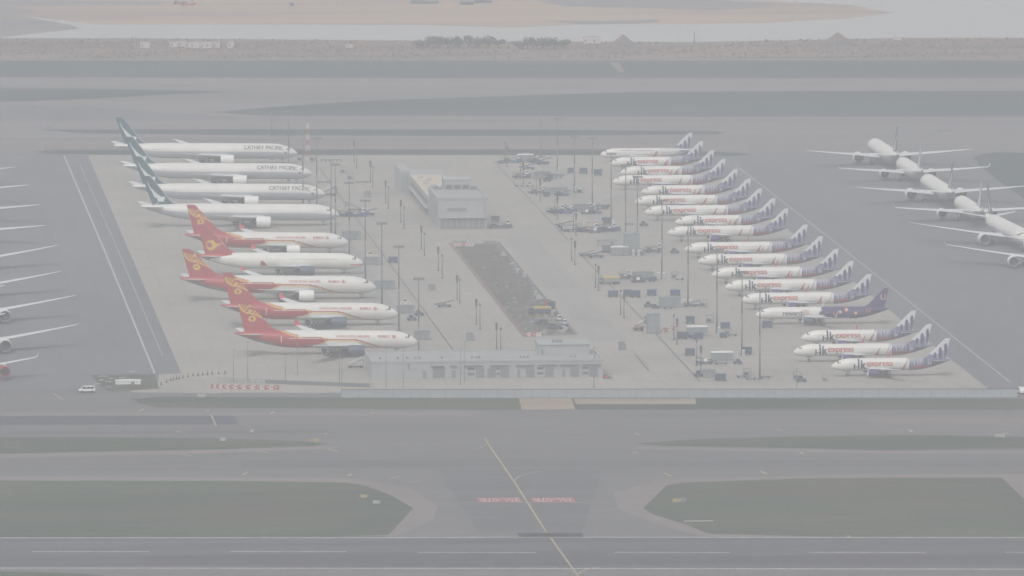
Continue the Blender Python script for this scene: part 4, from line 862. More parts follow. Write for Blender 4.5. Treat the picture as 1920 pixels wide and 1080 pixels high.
# ------------------------------------------------------------------ boundary wall
fw = empty('boundary_wall'); p0 = G(640, 746); p1 = G(1908, 745); fw.location = (p0.x, p0.y, 0); Lw = (p1 - p0).length; fw.rotation_euler = (0, 0, math.atan2(p1.y - p0.y, p1.x - p0.x))
m = MB(); m.box(0, Lw, -0.08, 0.08, 0, 2.55); m.obj('panel_run', mat('pale_blue_panel', (0.33, 0.36, 0.375), 0.6, 0.08, 0.4), fw)
m = MB(); m.box(0, Lw, -0.14, 0.14, 2.55, 2.72); m.obj('top_rail', M['pole'], fw)
for k in range(40): m = MB(); x = Lw * k / 39; m.box(x - 0.07, x + 0.07, -0.2, -0.085, 0, 2.9); m.obj('post', M['grey'], fw)
tag(fw, 'long pale blue-grey boundary wall with a dark top rail in front of the apron', 'wall')
fl = empty('railing'); p0 = G(410, 716); p1 = G(700, 727); fl.location = (p0.x, p0.y, 0); Ll = (p1 - p0).length; fl.rotation_euler = (0, 0, math.atan2(p1.y - p0.y, p1.x - p0.x))
m = MB(); m.box(0, Ll, -0.04, 0.04, 1.15, 1.25); m.box(0, Ll, -0.03, 0.03, 0.6, 0.66); m.box(0, Ll, -0.03, 0.03, 0.1, 0.16); m.obj('rail', M['pole'], fl)
for k in range(26): m = MB(); x = Ll * k / 25; m.box(x - 0.05, x + 0.05, -0.05, 0.05, 0, 1.3); m.obj('post', M['pole'], fl)
m = MB(); m.box(Ll * 0.3, Ll * 0.98, -0.01, 0.01, 0.16, 1.15); m.obj('mesh_infill', mat('green_grey_mesh', (0.16, 0.18, 0.17), 0.9, 0.15, 1), fl)
tag(fl, 'low dark railing running from the red barriers to the long low building', 'fence')
sl = empty('site_hoarding')
SH = [((842, 457), (985, 631), 0), ((935, 457), (1076, 628), 1), ((850, 457), (935, 457), 2)]
for (a, b, kd) in SH:
    A_ = G(*a); B_ = G(*b); n_ = max(3, int((B_ - A_).length / 6))
    for k in range(n_):
        if kd == 2 and 3 < k < n_ - 2: continue
        q0 = A_ + (B_ - A_) * (k / n_); q1 = A_ + (B_ - A_) * ((k + 0.9) / n_)
        d = (q1 - q0).normalized(); nr = Vector((-d.y, d.x, 0)) * 0.05; hh = 0.6 if kd == 0 else 1.1
        m = MB(); vs = [q0 + nr, q1 + nr, q1 - nr, q0 - nr]; m.add([(v.x, v.y, 0.02) for v in vs] + [(v.x, v.y, hh) for v in vs], [(3, 2, 1, 0), (4, 5, 6, 7), (0, 1, 5, 4), (1, 2, 6, 5), (2, 3, 7, 6), (3, 0, 4, 7)])
        m.obj('hoarding_panel', [M['barrier_red'] if kd == 0 and k % 3 == 0 else mat('dusty_pink_panel', (0.34, 0.25, 0.24), 0.8, 0.1, 1) if kd == 0 else (M['lgrey'] if (kd == 2 and k % 2) else M['grey'])], sl)
tag(sl, 'low panels fencing the dark excavated strip in the middle of the apron', 'fence')

# ------------------------------------------------------------------ ground equipment kits (x is the long way)
def wheelset(r, xs, hy, rr, w_=0.28):
    for x in xs:
        for s in (-1, 1): m = MB(); m.tube((x, s * hy - w_ / 2, rr), (x, s * hy + w_ / 2, rr), rr, n=12); m.obj('wheel', M['rubber'], r)
def shelter(w_, h, d, body='tarp', roof='lgrey'):
    r = empty('equipment_shelter'); m = MB(); m.box(-w_ / 2, w_ / 2, -d / 2, d / 2, 0.05, h); m.obj('body', M[body], r)
    m = MB(); m.prism([(-w_ / 2 - 0.12, h), (w_ / 2 + 0.12, h), (w_ / 2 + 0.12, h + 0.16), (0, h + 0.32), (-w_ / 2 - 0.12, h + 0.16)], -d / 2 - 0.12, d / 2 + 0.12); m.obj('roof', M[roof], r)
    n = max(3, int(w_ / 0.9))
    m = MB(); [m.box(-w_ / 2 + w_ * k / n - 0.05, -w_ / 2 + w_ * k / n + 0.05, -d / 2 - 0.06, -d / 2, 0.05, h) for k in range(n + 1)]; m.obj('ribs', M['grey'], r)
    m = MB(); m.box(w_ * 0.1, w_ * 0.1 + 1.2, -d / 2 - 0.05, -d / 2, 0.1, min(2.1, h * 0.8)); m.obj('door', M['recess'], r); return r
def container(w_=3.1, h=1.65, col='uld'):
    r = empty('cargo_container'); m = MB(); m.prism([(-w_ / 2, 0.55), (w_ / 2 - 0.2, 0.55), (w_ / 2, 0.85), (w_ / 2, 0.5 + h), (-w_ / 2, 0.5 + h)], -0.8, 0.8); m.obj('body', M[col], r)
    m = MB(); [m.box(-w_ / 2 + w_ * k / 4 - 0.04, -w_ / 2 + w_ * k / 4 + 0.04, -0.85, -0.8, 0.6, 0.45 + h) for k in range(1, 4)]; m.box(-w_ / 2 - 0.04, w_ / 2 + 0.04, -0.86, 0.86, 0.5 + h, 0.58 + h); m.obj('frame', M['slate'], r)
    m = MB(); m.box(-w_ / 2 - 0.1, w_ / 2 + 0.1, -0.85, 0.85, 0.38, 0.54); m.tube((-w_ / 2 - 1.0, 0, 0.35), (-w_ / 2, 0, 0.45), 0.05, n=6); m.obj('dolly_bed', M['dark'], r); wheelset(r, (-w_ / 2 + .45, w_ / 2 - .45), 0.7, 0.2, 0.16); return r
def dolly(n=1, w_=3.4):
    r = empty('baggage_dolly'); m = MB(); m.box(-w_ / 2, w_ / 2, -0.75, 0.75, 0.42, 0.56); [m.box(-w_ / 2 + k * (w_ - 0.1) / 4, -w_ / 2 + k * (w_ - 0.1) / 4 + 0.1, -0.75, 0.75, 0.56, 0.66) for k in range(5)]; m.obj('bed', M['slate'], r)
    m = MB(); m.box(-w_ / 2, -w_ / 2 + 0.08, -0.7, 0.7, 0.56, 1.45); m.obj('end_rail', M['grey'], r); m = MB(); m.tube((w_ / 2, 0, 0.45), (w_ / 2 + 1.1, 0, 0.3), 0.06, n=6); m.obj('tow_bar', M['dark'], r); wheelset(r, (-w_ / 2 + .6, w_ / 2 - .6), 0.62, 0.24, 0.18); return r
def loader(s=1.0, col='blue'):
    r = empty('cargo_loader'); L_2 = 4.6 * s
    m = MB(); m.box(-L_2, L_2, -1.3, 1.3, 0.45, 0.95, ch=0.05); m.obj('chassis', M[col], r)
    m = MB(); m.box(-L_2 + 0.2, L_2 * 0.45, -1.25, 1.25, 1.75, 2.05); [m.box(-L_2 + 0.4 + k * 0.7 * s, -L_2 + 0.55 + k * 0.7 * s, -1.1, 1.1, 2.05, 2.12) for k in range(8)]; m.obj('platform', M['grey'], r)
    m = MB(); [m.tube((a, y, 0.95), (b, y, 1.75), 0.09, n=6) for a, b in ((-3 * s, -0.4 * s), (-0.4 * s, -3 * s)) for y in (-0.9, 0.9)]; m.obj('scissor_lift', M['dark'], r)
    m = MB(); m.box(L_2 * 0.5, L_2 * 0.96, -1.25, 1.25, 0.95, 1.6, ch=0.06); m.obj('engine_bay', M[col], r)
    m = MB(); m.box(L_2 * 0.55, L_2 * 0.8, 0.1, 1.2, 1.6, 3.0, ch=0.1); m.box(L_2 * 0.57, L_2 * 0.78, 0.05, 0.1, 2.1, 2.8, 1); m.obj('cab', [M['white'], M['glass']], r)
    m = MB(); [m.tube((-L_2 + 0.3 + k * 1.1 * s, -1.2, 2.05), (-L_2 + 0.3 + k * 1.1 * s, -1.2, 3.0), 0.04, n=5) for k in range(6)]; m.tube((-L_2 + 0.3, -1.2, 3.0), (-L_2 + 0.3 + 5.5 * s, -1.2, 3.0), 0.05, n=5); m.obj('handrail', M['yellow'], r); wheelset(r, (-L_2 * .6, L_2 * .6), 1.15, 0.45); return r
def stairs(col='lgrey'):
    r = empty('boarding_stairs'); m = MB(); m.box(-3.4, 2.6, -1.0, 1.0, 0.5, 0.8); m.obj('chassis', M['dark'], r)
    m = MB()
    for k in range(12): m.box(-3.2 + k * 0.46, -2.74 + k * 0.46, -0.85, 0.85, 0.9 + k * 0.21, 0.98 + k * 0.21)
    m.prism([(-3.2, 0.8), (2.3, 3.3), (2.3, 3.15), (-3.0, 0.75)], -0.98, -0.88); m.prism([(-3.2, 0.8), (2.3, 3.3), (2.3, 3.15), (-3.0, 0.75)], 0.88, 0.98); m.obj('flight', M[col], r)
    m = MB(); m.box(2.3, 3.7, -0.95, 0.95, 3.25, 3.38); m.tube((2.9, -0.8, 0.8), (2.9, -0.8, 3.25), 0.08, n=6); m.tube((2.9, 0.8, 0.8), (2.9, 0.8, 3.25), 0.08, n=6); m.obj('landing', M[col], r)
    m = MB(); [m.tube((-3.2, y, 1.8), (2.3, y, 4.3), 0.05, n=5) for y in (-0.93, 0.93)]; [m.tube((2.3, y, 4.3), (3.7, y, 4.35), 0.05, n=5) for y in (-0.93, 0.93)]; [m.tube((-3.2 + k * 1.1, y, 0.9 + k * 0.5), (-3.2 + k * 1.1, y, 1.8 + k * 0.5), 0.04, n=5) for k in range(6) for y in (-0.93, 0.93)]; m.obj('handrail', M['metal'], r); wheelset(r, (-2.4, 1.8), 0.9, 0.38); return r
def belt(col='blue'):
    r = empty('belt_loader'); m = MB(); m.box(-2.6, 2.6, -0.9, 0.9, 0.4, 1.0, ch=0.08); m.obj('chassis', M[col], r); m = MB(); m.prism([(-3.8, 0.9), (3.6, 2.4), (3.6, 2.65), (-3.8, 1.15)], -0.55, 0.35); m.obj('belt', M['dark'], r)
    m = MB(); m.box(-0.6, 0.6, 0.42, 0.88, 1.0, 2.0, ch=0.08); m.obj('cab', M['white'], r); wheelset(r, (-1.8, 1.8), 0.8, 0.35); return r
def tug(col='white'):
    r = empty('tow_tractor'); m = MB(); m.box(-1.6, 1.6, -0.85, 0.85, 0.35, 1.05, ch=0.12); m.obj('body', M[col], r); m = MB(); m.box(-0.9, 0.4, -0.7, 0.7, 1.05, 1.9, ch=0.14); m.box(-0.75, 0.25, -0.73, -0.7, 1.25, 1.7, 1); m.box(0.4, 0.43, -0.55, 0.55, 1.25, 1.7, 1); m.obj('cab', [M[col], M['glass']], r); wheelset(r, (-1.0, 1.0), 0.75, 0.35); return r
def truck(top='yellow', body='white'):
    r = empty('service_truck'); m = MB(); m.box(-3.9, 3.6, -1.0, 1.0, 0.6, 0.85); m.obj('chassis', M['dark'], r)
    m = MB(); m.prism([(-3.9, 0.85), (-2.3, 0.85), (-2.3, 2.5), (-3.3, 2.5), (-3.85, 1.7)], -1.1, 1.1); m.prism([(-3.88, 1.75), (-3.35, 2.4), (-3.28, 2.38), (-3.8, 1.74)], -0.95, 0.95, 1); m.box(-3.3, -2.6, -1.13, -1.1, 1.6, 2.25, 1); m.obj('cab', [M[body], M['glass']], r)
    m = MB(); m.box(-2.1, 3.6, -1.15, 1.15, 0.9, 2.0, ch=0.12); m.obj('body', M[body], r); m = MB(); m.box(-2.3, 3.8, -0.7, 0.7, 2.05, 2.7, ch=0.1); m.obj('boom', M[top], r); wheelset(r, (-3.0, 1.6, 2.7), 0.95, 0.48); return r
def van():
    r = empty('parked_van'); m = MB(); m.prism([(-2.5, 0.35), (2.5, 0.35), (2.55, 0.95), (1.75, 1.15), (1.1, 1.95), (-2.2, 2.0), (-2.5, 1.2)], -0.92, 0.92); m.obj('body', M['white'], r)
    m = MB(); m.prism([(1.66, 1.2), (1.08, 1.88), (0.35, 1.88), (0.35, 1.2)], -0.94, 0.94); [m.box(a, b, -0.94, 0.94, 1.22, 1.82) for a, b in ((-2.1, -1.0), (-0.9, 0.2))]; m.obj('window', M['glass'], r)
    m = MB(); m.box(-2.53, 2.58, -0.93, 0.93, 0.3, 0.5); m.obj('bumper', M['dark'], r); wheelset(r, (-1.55, 1.55), 0.82, 0.36, 0.24); return r
def cabinet():
    r = empty('electrical_cabinet'); m = MB(); m.box(-0.42, 0.42, -0.4, 0.4, 0.15, 2.0, ch=0.05); m.obj('body', M['white'], r); m = MB(); m.box(-0.5, 0.5, -0.48, 0.48, 0, 0.15); m.obj('plinth', M['grey'], r)
    m = MB(); m.box(-0.36, -0.02, -0.43, -0.4, 0.3, 1.8); m.box(0.02, 0.36, -0.43, -0.4, 0.3, 1.8); m.obj('door', M['lgrey'], r); return r
def barrier(col):
    r = empty('traffic_barrier'); m = MB(); m.prism([(-0.9, 0), (0.9, 0), (0.8, 0.95), (-0.8, 0.95)], -0.12, 0.12); m.box(-0.92, 0.92, -0.26, 0.26, 0, 0.2); m.obj('body', M[col], r)
    m = MB(); m.box(-0.3, 0.3, -0.14, -0.122, 0.4, 0.7); m.obj('reflector', M['barrier_white' if col == 'barrier_red' else 'barrier_red'], r); return r
def rack():
    r = empty('equipment_rack'); m = MB(); [m.tube((x, y, 0), (x, y, 2.4), 0.06, n=5) for x in (-1.2, 1.2) for y in (-0.6, 0.6)]; [m.tube((-1.2, y, z), (1.2, y, z), 0.06, n=5) for y in (-0.6, 0.6) for z in (0.4, 1.4, 2.4)]; [m.tube((x, -0.6, z), (x, 0.6, z), 0.06, n=5) for x in (-1.2, 1.2) for z in (0.4, 1.4, 2.4)]; m.obj('frame', M['grey'], r)
    m = MB(); m.box(-1.1, 1.1, -0.5, 0.5, 0.45, 0.5); m.box(-1.0, 0.4, -0.45, 0.45, 0.5, 1.2); m.obj('load', M['slate'], r); return r
# which stand of the right-hand equipment area something is on, by height in the photo
ST = ['the farthest equipment stand', 'the second equipment stand', 'the third equipment stand', 'the fourth equipment stand', 'the fifth equipment stand', 'the sixth equipment stand', 'the seventh equipment stand', 'the eighth equipment stand', 'the ninth equipment stand', 'the tenth equipment stand', 'the nearest equipment stand']
for i, (x0, x1, y, h, bd, rf) in enumerate(((971, 1000, 305, 3.0, 'tarp', 'white'), (1000, 1032, 337, 2.9, 'grey', 'grey'), (1020, 1064, 365, 2.4, 'tarp', 'tarp'), (1075, 1105, 397, 2.6, 'grey', 'grey'), (1100, 1130, 431, 2.8, 'beige', 'roofc'), (1146, 1178, 480, 3.0, 'tarp', 'white'),
      (1186, 1225, 525, 2.6, 'tarp', 'grey'), (1236, 1275, 577, 3.3, 'tarp', 'tarp'), (1288, 1326, 631, 3.0, 'tarp', 'white'), (1334, 1374, 677, 2.6, 'tarp', 'white'), (1318, 1340, 708, 2.3, 'tarp', 'tarp'))):
    s = sc_at(x0, y); o = shelter((x1 - x0) / s, h, 3.2, bd, rf); at(o, (x0 + x1) / 2, y - 1); tag(o, f'grey covered shelter on {ST[i]}, counted from the far end', 'shelter', 'grey shelters on the right-hand equipment stands')
for i, (x0, x1, y, h) in enumerate(((642, 676, 450, 2.9), (682, 712, 497, 2.8), (702, 740, 543, 2.8), (744, 776, 588, 2.8), (777, 806, 638, 2.9))):
    s = sc_at(x0, y); o = shelter((x1 - x0) / s, h, 3.2, 'tarp', 'lgrey' if i in (1, 3) else 'tarp'); at(o, (x0 + x1) / 2, y - 1); tag(o, f'grey covered shelter by a nose of the left rank, {nth(i)} from the far end', 'shelter', 'grey shelters by the left rank')
for x0, x1, y, h, d, bd, rf, lb in ((1171, 1197, 478, 7.6, 8, 'tarp', 'tarp', 'tall pale square shelter rising behind a low white-roofed one'), (1121, 1157, 462, 2.2, 6, 'roofc', 'grey', 'low wide pale shelter left of the tall square one'), (1213, 1236, 626, 6.4, 4, 'tarp', 'tarp', 'tall grey tarpaulin shelter behind the red and white barriers'),
      (874, 887, 640, 2.4, 2, 'tarp', 'grey', 'small grey hut left of the dark excavation, by the near posts'), (1160, 1171, 657, 2.4, 2, 'recess', 'recess', 'small dark grey hut alone on the pavement right of the long building'), (683, 695, 371, 2.2, 2, 'tarp', 'grey', 'small pale hut between the far posts and the left rank'), (803, 814, 545, 2.2, 2, 'tarp', 'lgrey', 'small pale hut beside a signal post left of the excavation')):
    s = sc_at(x0, y); o = shelter((x1 - x0) / s, h, d, bd, rf); at(o, (x0 + x1) / 2, y - 1); tag(o, lb, 'shelter')
conts = [((1071, 325, 'behind the second right-hand mast'), 0), ((1094, 326, 'middle one of three beyond the skyline jets'), 0), ((1121, 329, 'closest to the far skyline jets'), 0), ((1149.5, 557, 'leftmost of four in a line'), 0), ((1177, 556, 'second of the line of four'), 0), ((1192, 558, 'third of the line, touching its neighbour'), 0),
   ((1222, 555, 'right of the line, standing apart'), 0), ((1266, 556, 'just beyond a wide grey shelter'), 0), ((1294, 607, 'just beyond a white-roofed shelter'), 0), ((1359.5, 617, 'right of a tall mast foot'), 0), ((1438.5, 615, 'under the plum jet nose'), 0), ((1279, 636, 'left end of the ninth stand'), 0), ((1310, 636, 'in front of the white-roofed shelter'), 0),
   ((1293.5, 667, 'alone beside the dark drain line'), 0), ((1400, 665, 'right of the tenth mast foot'), 0), ((1351, 714, 'nearest the boundary wall'), 0), ((1030, 337, 'by the white cabinet of the second stand'), 0), ((1217, 607, 'behind the barriers'), 0), ((737, 493, 'at the end of the left drain line'), 0)]
proto_c = container()
for i, ((x, y, lb), _) in enumerate(conts):
    o = proto_c if i == 0 else copy_tree(proto_c); at(o, x, y); o.scale = (0.92 + 0.05 * (i % 4), 1, 1.0 + 0.06 * (i % 3)); tag(o, 'dark blue cargo container, ' + lb, 'container', 'dark blue cargo containers')
def put(fn, x, y, lab, cat, rz=0.0, group=None, sc=1.0):
    o = fn; at(o, x, y, rz); o.scale = (sc,) * 3; tag(o, lab, cat, group); return o
LG = 'cargo loaders and belts'
put(loader(), 958, 305, 'blue cargo loader at the left end of the farthest equipment stand', 'loader', 0, LG); put(belt(), 1006, 305, 'blue belt loader at the right end of the farthest stand', 'loader', 0, LG)
put(loader(0.8, 'slate'), 977, 334, 'grey cargo loader left of the second stand shelter', 'loader', 0, LG); put(belt('slate'), 990, 318, 'slim belt loader just behind the second stand', 'loader', 0, LG)
put(tug(), 988, 334, 'small white tow tractor between two loaders on the second stand', 'tractor'); put(dolly(), 973, 350, 'empty dark dolly in front of the second stand', 'dolly'); put(tug('lgrey'), 994, 350, 'pale grey tow tractor in front of the second stand', 'tractor')
put(loader(0.8, 'slate'), 1008, 363, 'grey cargo loader left of the third stand shelter', 'loader', 0, LG); put(rack(), 1088, 362, 'grey rack right of the third stand mast', 'rack')
put(loader(0.8), 1042, 399, 'blue cargo loader left of the fourth stand', 'loader', 0, LG); put(loader(1.0), 1092, 396, 'blue cargo loader in front of the blueish fourth stand shelter', 'loader', 0, LG) ; put(belt(), 1060, 401, 'blue belt loader between two cargo loaders on the fourth stand', 'loader', 0, LG)
put(stairs(), 1131, 388, 'pale boarding stairs rising right of the third tall right-hand mast', 'stairs'); put(rack(), 1120, 397, 'grey rack at the right end of the fourth stand', 'rack')
put(belt('blue'), 1058, 427, 'blue belt loader at the left end of the fifth stand', 'loader', 0, LG); put(truck('grey', 'lgrey'), 1073, 434, 'pale service truck among the loaders of the fifth stand', 'truck', PI)
put(loader(1.0, 'purple'), 1103, 435, 'dark cargo loader with a long deck, front of the fifth stand', 'loader', 0, LG); put(loader(0.7, 'purple'), 1140, 434, 'dark short loader at the right end of the fifth stand', 'loader', 0, LG)
put(container(3.4, 2.1), 1137, 421, 'tall blue container behind the dark short loader', 'container', 0, 'dark blue cargo containers'); put(belt('slate'), 1098, 481, 'teal grey belt loader lying left of the sixth stand', 'loader', 0, LG, 0.8) 
put(container(3.2, 2.2, 'recess'), 1137, 474, 'dark grey container left of the white-roofed sixth stand shelter', 'container'); put(loader(0.75, 'slate'), 1224, 473, 'grey-green loader right of the sixth stand white cabinets', 'loader', 0, LG); put(dolly(), 1180, 422, 'empty dark dolly left of a small grey tractor', 'dolly'); put(tug('slate'), 1207, 424, 'small grey tractor beneath the skyline jets', 'tractor')
put(truck('yellow', 'tarp'), 1143, 533, 'pale truck with a long yellow boom beside a pair of posts', 'truck'); put(loader(0.5, 'slate'), 1170, 523, 'small dark loader behind the yellow-boomed truck', 'loader', 0, LG); put(dolly(), 1196, 529, 'dark dolly in front of the seventh stand shelter', 'dolly'); put(dolly(), 1252, 579, 'dark dolly in front of the eighth stand shelter', 'dolly')
put(tug('slate'), 1216, 576, 'dark tow tractor left of the wide eighth stand shelter', 'tractor'); put(rack(), 1319, 576, 'grey rack right of the eighth stand mast', 'rack'); put(rack(), 1331, 605, 'grey rack standing alone near a mast', 'rack'); put(rack(), 1266, 523, 'grey rack right of the seventh stand mast', 'rack'); put(tug('slate'), 1265, 475, 'small dark tractor alone under the long skyline jets', 'tractor')
put(stairs('grey'), 1206, 620, 'dark boarding stairs behind the red and white barriers', 'stairs'); put(tug('slate'), 1310, 706, 'dark tow tractor left of the nearest equipment shelter', 'tractor'); put(rack(), 1401, 706, 'tall grey rack left of the nearest mast', 'rack'); put(dolly(), 1408, 712, 'empty dolly beside the nearest mast', 'dolly'); put(dolly(), 1434, 709, 'empty dolly right of the nearest mast', 'dolly'); put(dolly(), 1390, 708, 'empty dolly left of the nearest mast', 'dolly')
put(rack(), 1495, 712, 'grey rack in front of the three nearest skyline jets', 'rack'); put(tug('slate'), 1502, 716, 'dark tractor touching a grey rack before the nearest jets', 'tractor'); put(rack(), 1547, 715, 'grey rack under the nose of the nearest skyline jet', 'rack', 0, None, 0.7); put(tug('slate'), 1360, 674, 'small grey tractor in front of the tenth shelter', 'tractor')
put(rack(), 1365, 627, 'grey rack beneath the container right of a mast', 'rack', 0, None, 0.8)
# left rank
put(loader(1.15), 664, 406, 'large blue cargo loader at the nose of the unlettered white jet', 'loader', 0, LG); put(stairs('slate'), 662, 396, 'dark boarding stairs climbing beside the large blue loader', 'stairs', PI); put(belt('slate'), 689, 404, 'long dark belt loader right of the large blue loader', 'loader', 0, LG); put(loader(0.8, 'slate'), 640, 405, 'dark loader under the nose of the unlettered white jet', 'loader', 0, LG)
put(dolly(1, 4.6), 606, 343, 'long flat dolly by the second green-tailed nose', 'dolly'); put(dolly(1, 5), 679, 343, 'long pinkish flat dolly between the far posts', 'dolly'); put(rack(), 644, 325, 'grey rack far left of the post pairs', 'rack'); put(rack(), 657, 337, 'grey rack beside the long pinkish dolly', 'rack'); put(tug('slate'), 592, 364, 'dark tractor at the second green-tailed nose', 'tractor'); put(stairs('slate'), 617, 367, 'dark stairs near the third green-tailed nose', 'stairs')
put(rack(), 586, 302, 'grey rack at the foot of the red and white tower', 'rack'); put(rack(), 563, 302, 'grey rack at the farthest green-tailed nose', 'rack'); put(belt('slate'), 833, 576, 'low dark belt loader alone left of the excavation', 'loader', 0, LG, 0.9); put(tug('slate'), 786, 592, 'dark tractor right of the fourth left-hand shelter', 'tractor'); put(tug('slate'), 772, 601, 'dark tractor in front of the fourth left-hand shelter', 'tractor')
put(stairs('grey'), 668, 690, 'small pale stairs in front of the nearest red-tailed jet', 'stairs', 0, None, 0.8); put(tug('beige'), 695, 482, 'tan tractor behind the second left-hand shelter', 'tractor'); put(tug('beige'), 760, 571, 'tan tractor behind the fourth left-hand shelter', 'tractor'); put(tug('red'), 1136, 710, 'reddish tractor at the right end of the long low building', 'tractor', 0, None, 0.6); put(rack(), 1144, 711, 'small rack outside the right end of the long building', 'rack', 0, None, 0.6)
put(loader(1.1, 'slate'), 935, 428, 'grey-blue cargo loader beside the pale grey block', 'loader', 0, LG); put(container(3.0, 2.2), 929, 419, 'blue container just behind the loader by the pale grey block', 'container'); put(tug('slate'), 951, 426, 'dark tractor right of the loader by the pale grey block', 'tractor')
put(van(), 163, 736, 'white van driving on the taxiway at lower left', 'van', PI)
cab0 = cabinet(); first_c = True
for x, y, lb in ((1048, 325, 'second'), (1080, 360, 'third'), (1113.5, 394, 'fourth'), (1149, 425, 'fifth'), (1188, 480, 'sixth, left one'), (1197.5, 480, 'sixth, right one'), (1234, 523, 'seventh, left one'), (1244, 523, 'seventh, right one'), (1284, 574, 'eighth, left one'), (1294, 574, 'eighth, right one'), (1348, 626, 'ninth'), (1394, 669, 'tenth')):
    o = cab0 if first_c else copy_tree(cab0); first_c = False; at(o, x, y); o.scale = (1, 1, 1.1); tag(o, f'white cabinet at a mast foot on the right, equipment stand: {lb}', 'cabinet', 'white cabinets at the mast feet')
br = barrier('barrier_red'); bw = barrier('barrier_white'); fb = {0: True, 1: True}
def bar(k, x, y, lab, rz=0, grp=None):
    src = bw if k else br; o = src if fb[k] else copy_tree(src); fb[k] = False; at(o, x, y, rz); o.scale = (1, 1, 1.35); tag(o, lab, 'barrier', grp)
for i, x in enumerate((401, 411, 423, 436, 451, 467, 484, 501, 518)): bar(0, x, 728 + 0.5 * i ** 0.8, f'red plastic barrier by the low railing, {nth(i)} from the left', 0, 'red barriers by the low railing')
for i, x in enumerate((406, 417, 429.5, 443.5, 459, 475.5, 492.5, 509.5)): bar(1, x, 728 + 0.5 * i ** 0.8, f'whitish plastic barrier between red ones by the low railing, {nth(i)} from left', 0, 'whitish barriers by the low railing')
for i, (x, y) in enumerate(((1194, 616), (1200, 618), (1206, 619.5), (1212, 621), (1219, 623), (1226, 625), (1233, 626), (1240, 625), (1247, 622), (1254, 620), (1261, 619), (1266, 617))): bar(i % 2, x, y, f'plastic barrier in the curved red and white line, {nth(i)} from the left', 0, 'curved line of red and white barriers')
for i, x in enumerate((988, 995, 1001, 1010)): bar((0, 1, 0, 1)[i], x, 631, f'barrier closing the near end of the excavation, {nth(i)} from the left', 0, 'barriers at the near end of the excavation')
for i, x in enumerate((856, 863, 870, 877, 884)): bar((1, 1, 0, 1, 1)[i], x, 462, f'barrier at the far end of the excavation, {nth(i)} from the left', 0, 'barriers at the far end of the excavation')
cn = empty('traffic_cone'); m = MB(); m.tube((0, 0, 0.06), (0, 0, 0.95), 0.20, 0.05, 10); m.obj('cone', M['recess'], cn, True); m = MB(); m.box(-0.3, 0.3, -0.3, 0.3, 0, 0.06); m.obj('base', M['rubber'], cn)
for i, (x, y) in enumerate(((302, 722), (312, 718), (320, 714), (325, 712.5), (331, 711), (336, 710), (343, 708.5), (352.5, 707), (362, 705.5), (371.5, 704.5), (380, 703.5), (389, 703), (398, 702), (410, 701.5), (422, 700.5))): o = cn if i == 0 else copy_tree(cn); at(o, x, y); o.scale = (1.3, 1.3, 1.5); tag(o, f'dark traffic cone in the curved line, {nth(i)} from the left', 'cone', 'curved line of dark cones')
# excavation works
put(loader(1.1, 'slate'), 1030, 608, 'dark blue-grey machine in the excavation below the yellow one', 'machine'); o = truck('yellow', 'slate'); put(o, 1012, 590, 'yellow-topped machine in the dark excavation', 'machine')
for i, (x, y) in enumerate(((936, 470), (945, 480), (962, 500), (968, 506), (973, 512), (983, 520), (1001, 548), (1006, 554), (1012, 561), (1022, 576), (1036, 590), (1048, 604), (1056, 612), (1060, 620))):
    o = empty('material_stack'); m = MB(); q = random.Random(i); [m.box(-1.3 + q.random(), -0.3 + q.random() * 1.6, -0.8, 0.8, 0.1 + 0.5 * k, 0.55 + 0.5 * k, ch=0.08) for k in range(3)]; m.obj('sacks', M['lgrey' if i % 3 else 'grey'], o); m = MB(); m.box(-1.4, 1.5, -0.9, 0.9, 0, 0.1); m.obj('pallet', M['recess'], o); at(o, x, y)
    tag(o, f'pile of pale material along the right side of the excavation, {nth(i)} from far end', 'material', 'piles of material along the excavation')
for x, y, c, lb in ((1026, 577, 'barrier_red', 'red container at the edge of the excavation'), (1034, 580, 'slate', 'blue-grey container beside a red one at the excavation')): put(container(2.6, 2.2, c), x, y, lb, 'container')
q = random.Random(11); cols_ = [M['grey'], M['tarp'], M['recess'], mat('brown_rubble', (0.16, 0.13, 0.10), 0.9, 0.2, 1), M['slate'], mat('rusty_rubble', (0.16, 0.08, 0.07), 0.9, 0.2, 1), M['pole']]; m = MB()
for _ in range(420):      # loose rubble, thick along the right side and at the near end
    v = q.random() ** 0.6; y = 461 + 165 * v; xl = 852 + (985 - 852) * (y - 459) / 169; xr = 933 + (1073 - 933) * (y - 459) / 167
    u = 1 - abs(q.gauss(0, 0.16)) if q.random() < 0.55 else q.random()
    if u < 0.03 or u > 0.99: continue
    p = G(xl + (xr - xl) * u, y); w_ = q.uniform(0.2, 1.0) * (1 if v > 0.6 else 0.7); h_ = q.uniform(0.1, 0.8) * (1.3 if v > 0.75 else 0.8); a = q.random() * 0.8; l_ = w_ * q.uniform(0.4, 1.4)
    m.add([(p.x - w_, p.y - l_, 0.04), (p.x + w_, p.y - l_ * a, 0.04), (p.x + w_ * 0.8, p.y + l_, 0.04), (p.x - w_ * 0.9, p.y + l_ * 0.9, 0.04), (p.x + w_ * (a - 0.4) * 0.5, p.y, h_)], [(0, 1, 4), (1, 2, 4), (2, 3, 4), (3, 0, 4)], q.choice((0, 1, 2, 2, 3, 3, 4, 5, 6, 6)))
m.obj('rubble', cols_)['kind'] = 'stuff'
put(loader(0.75, 'slate'), 1046, 616, 'low dark machine at the near right corner of the excavation', 'machine')
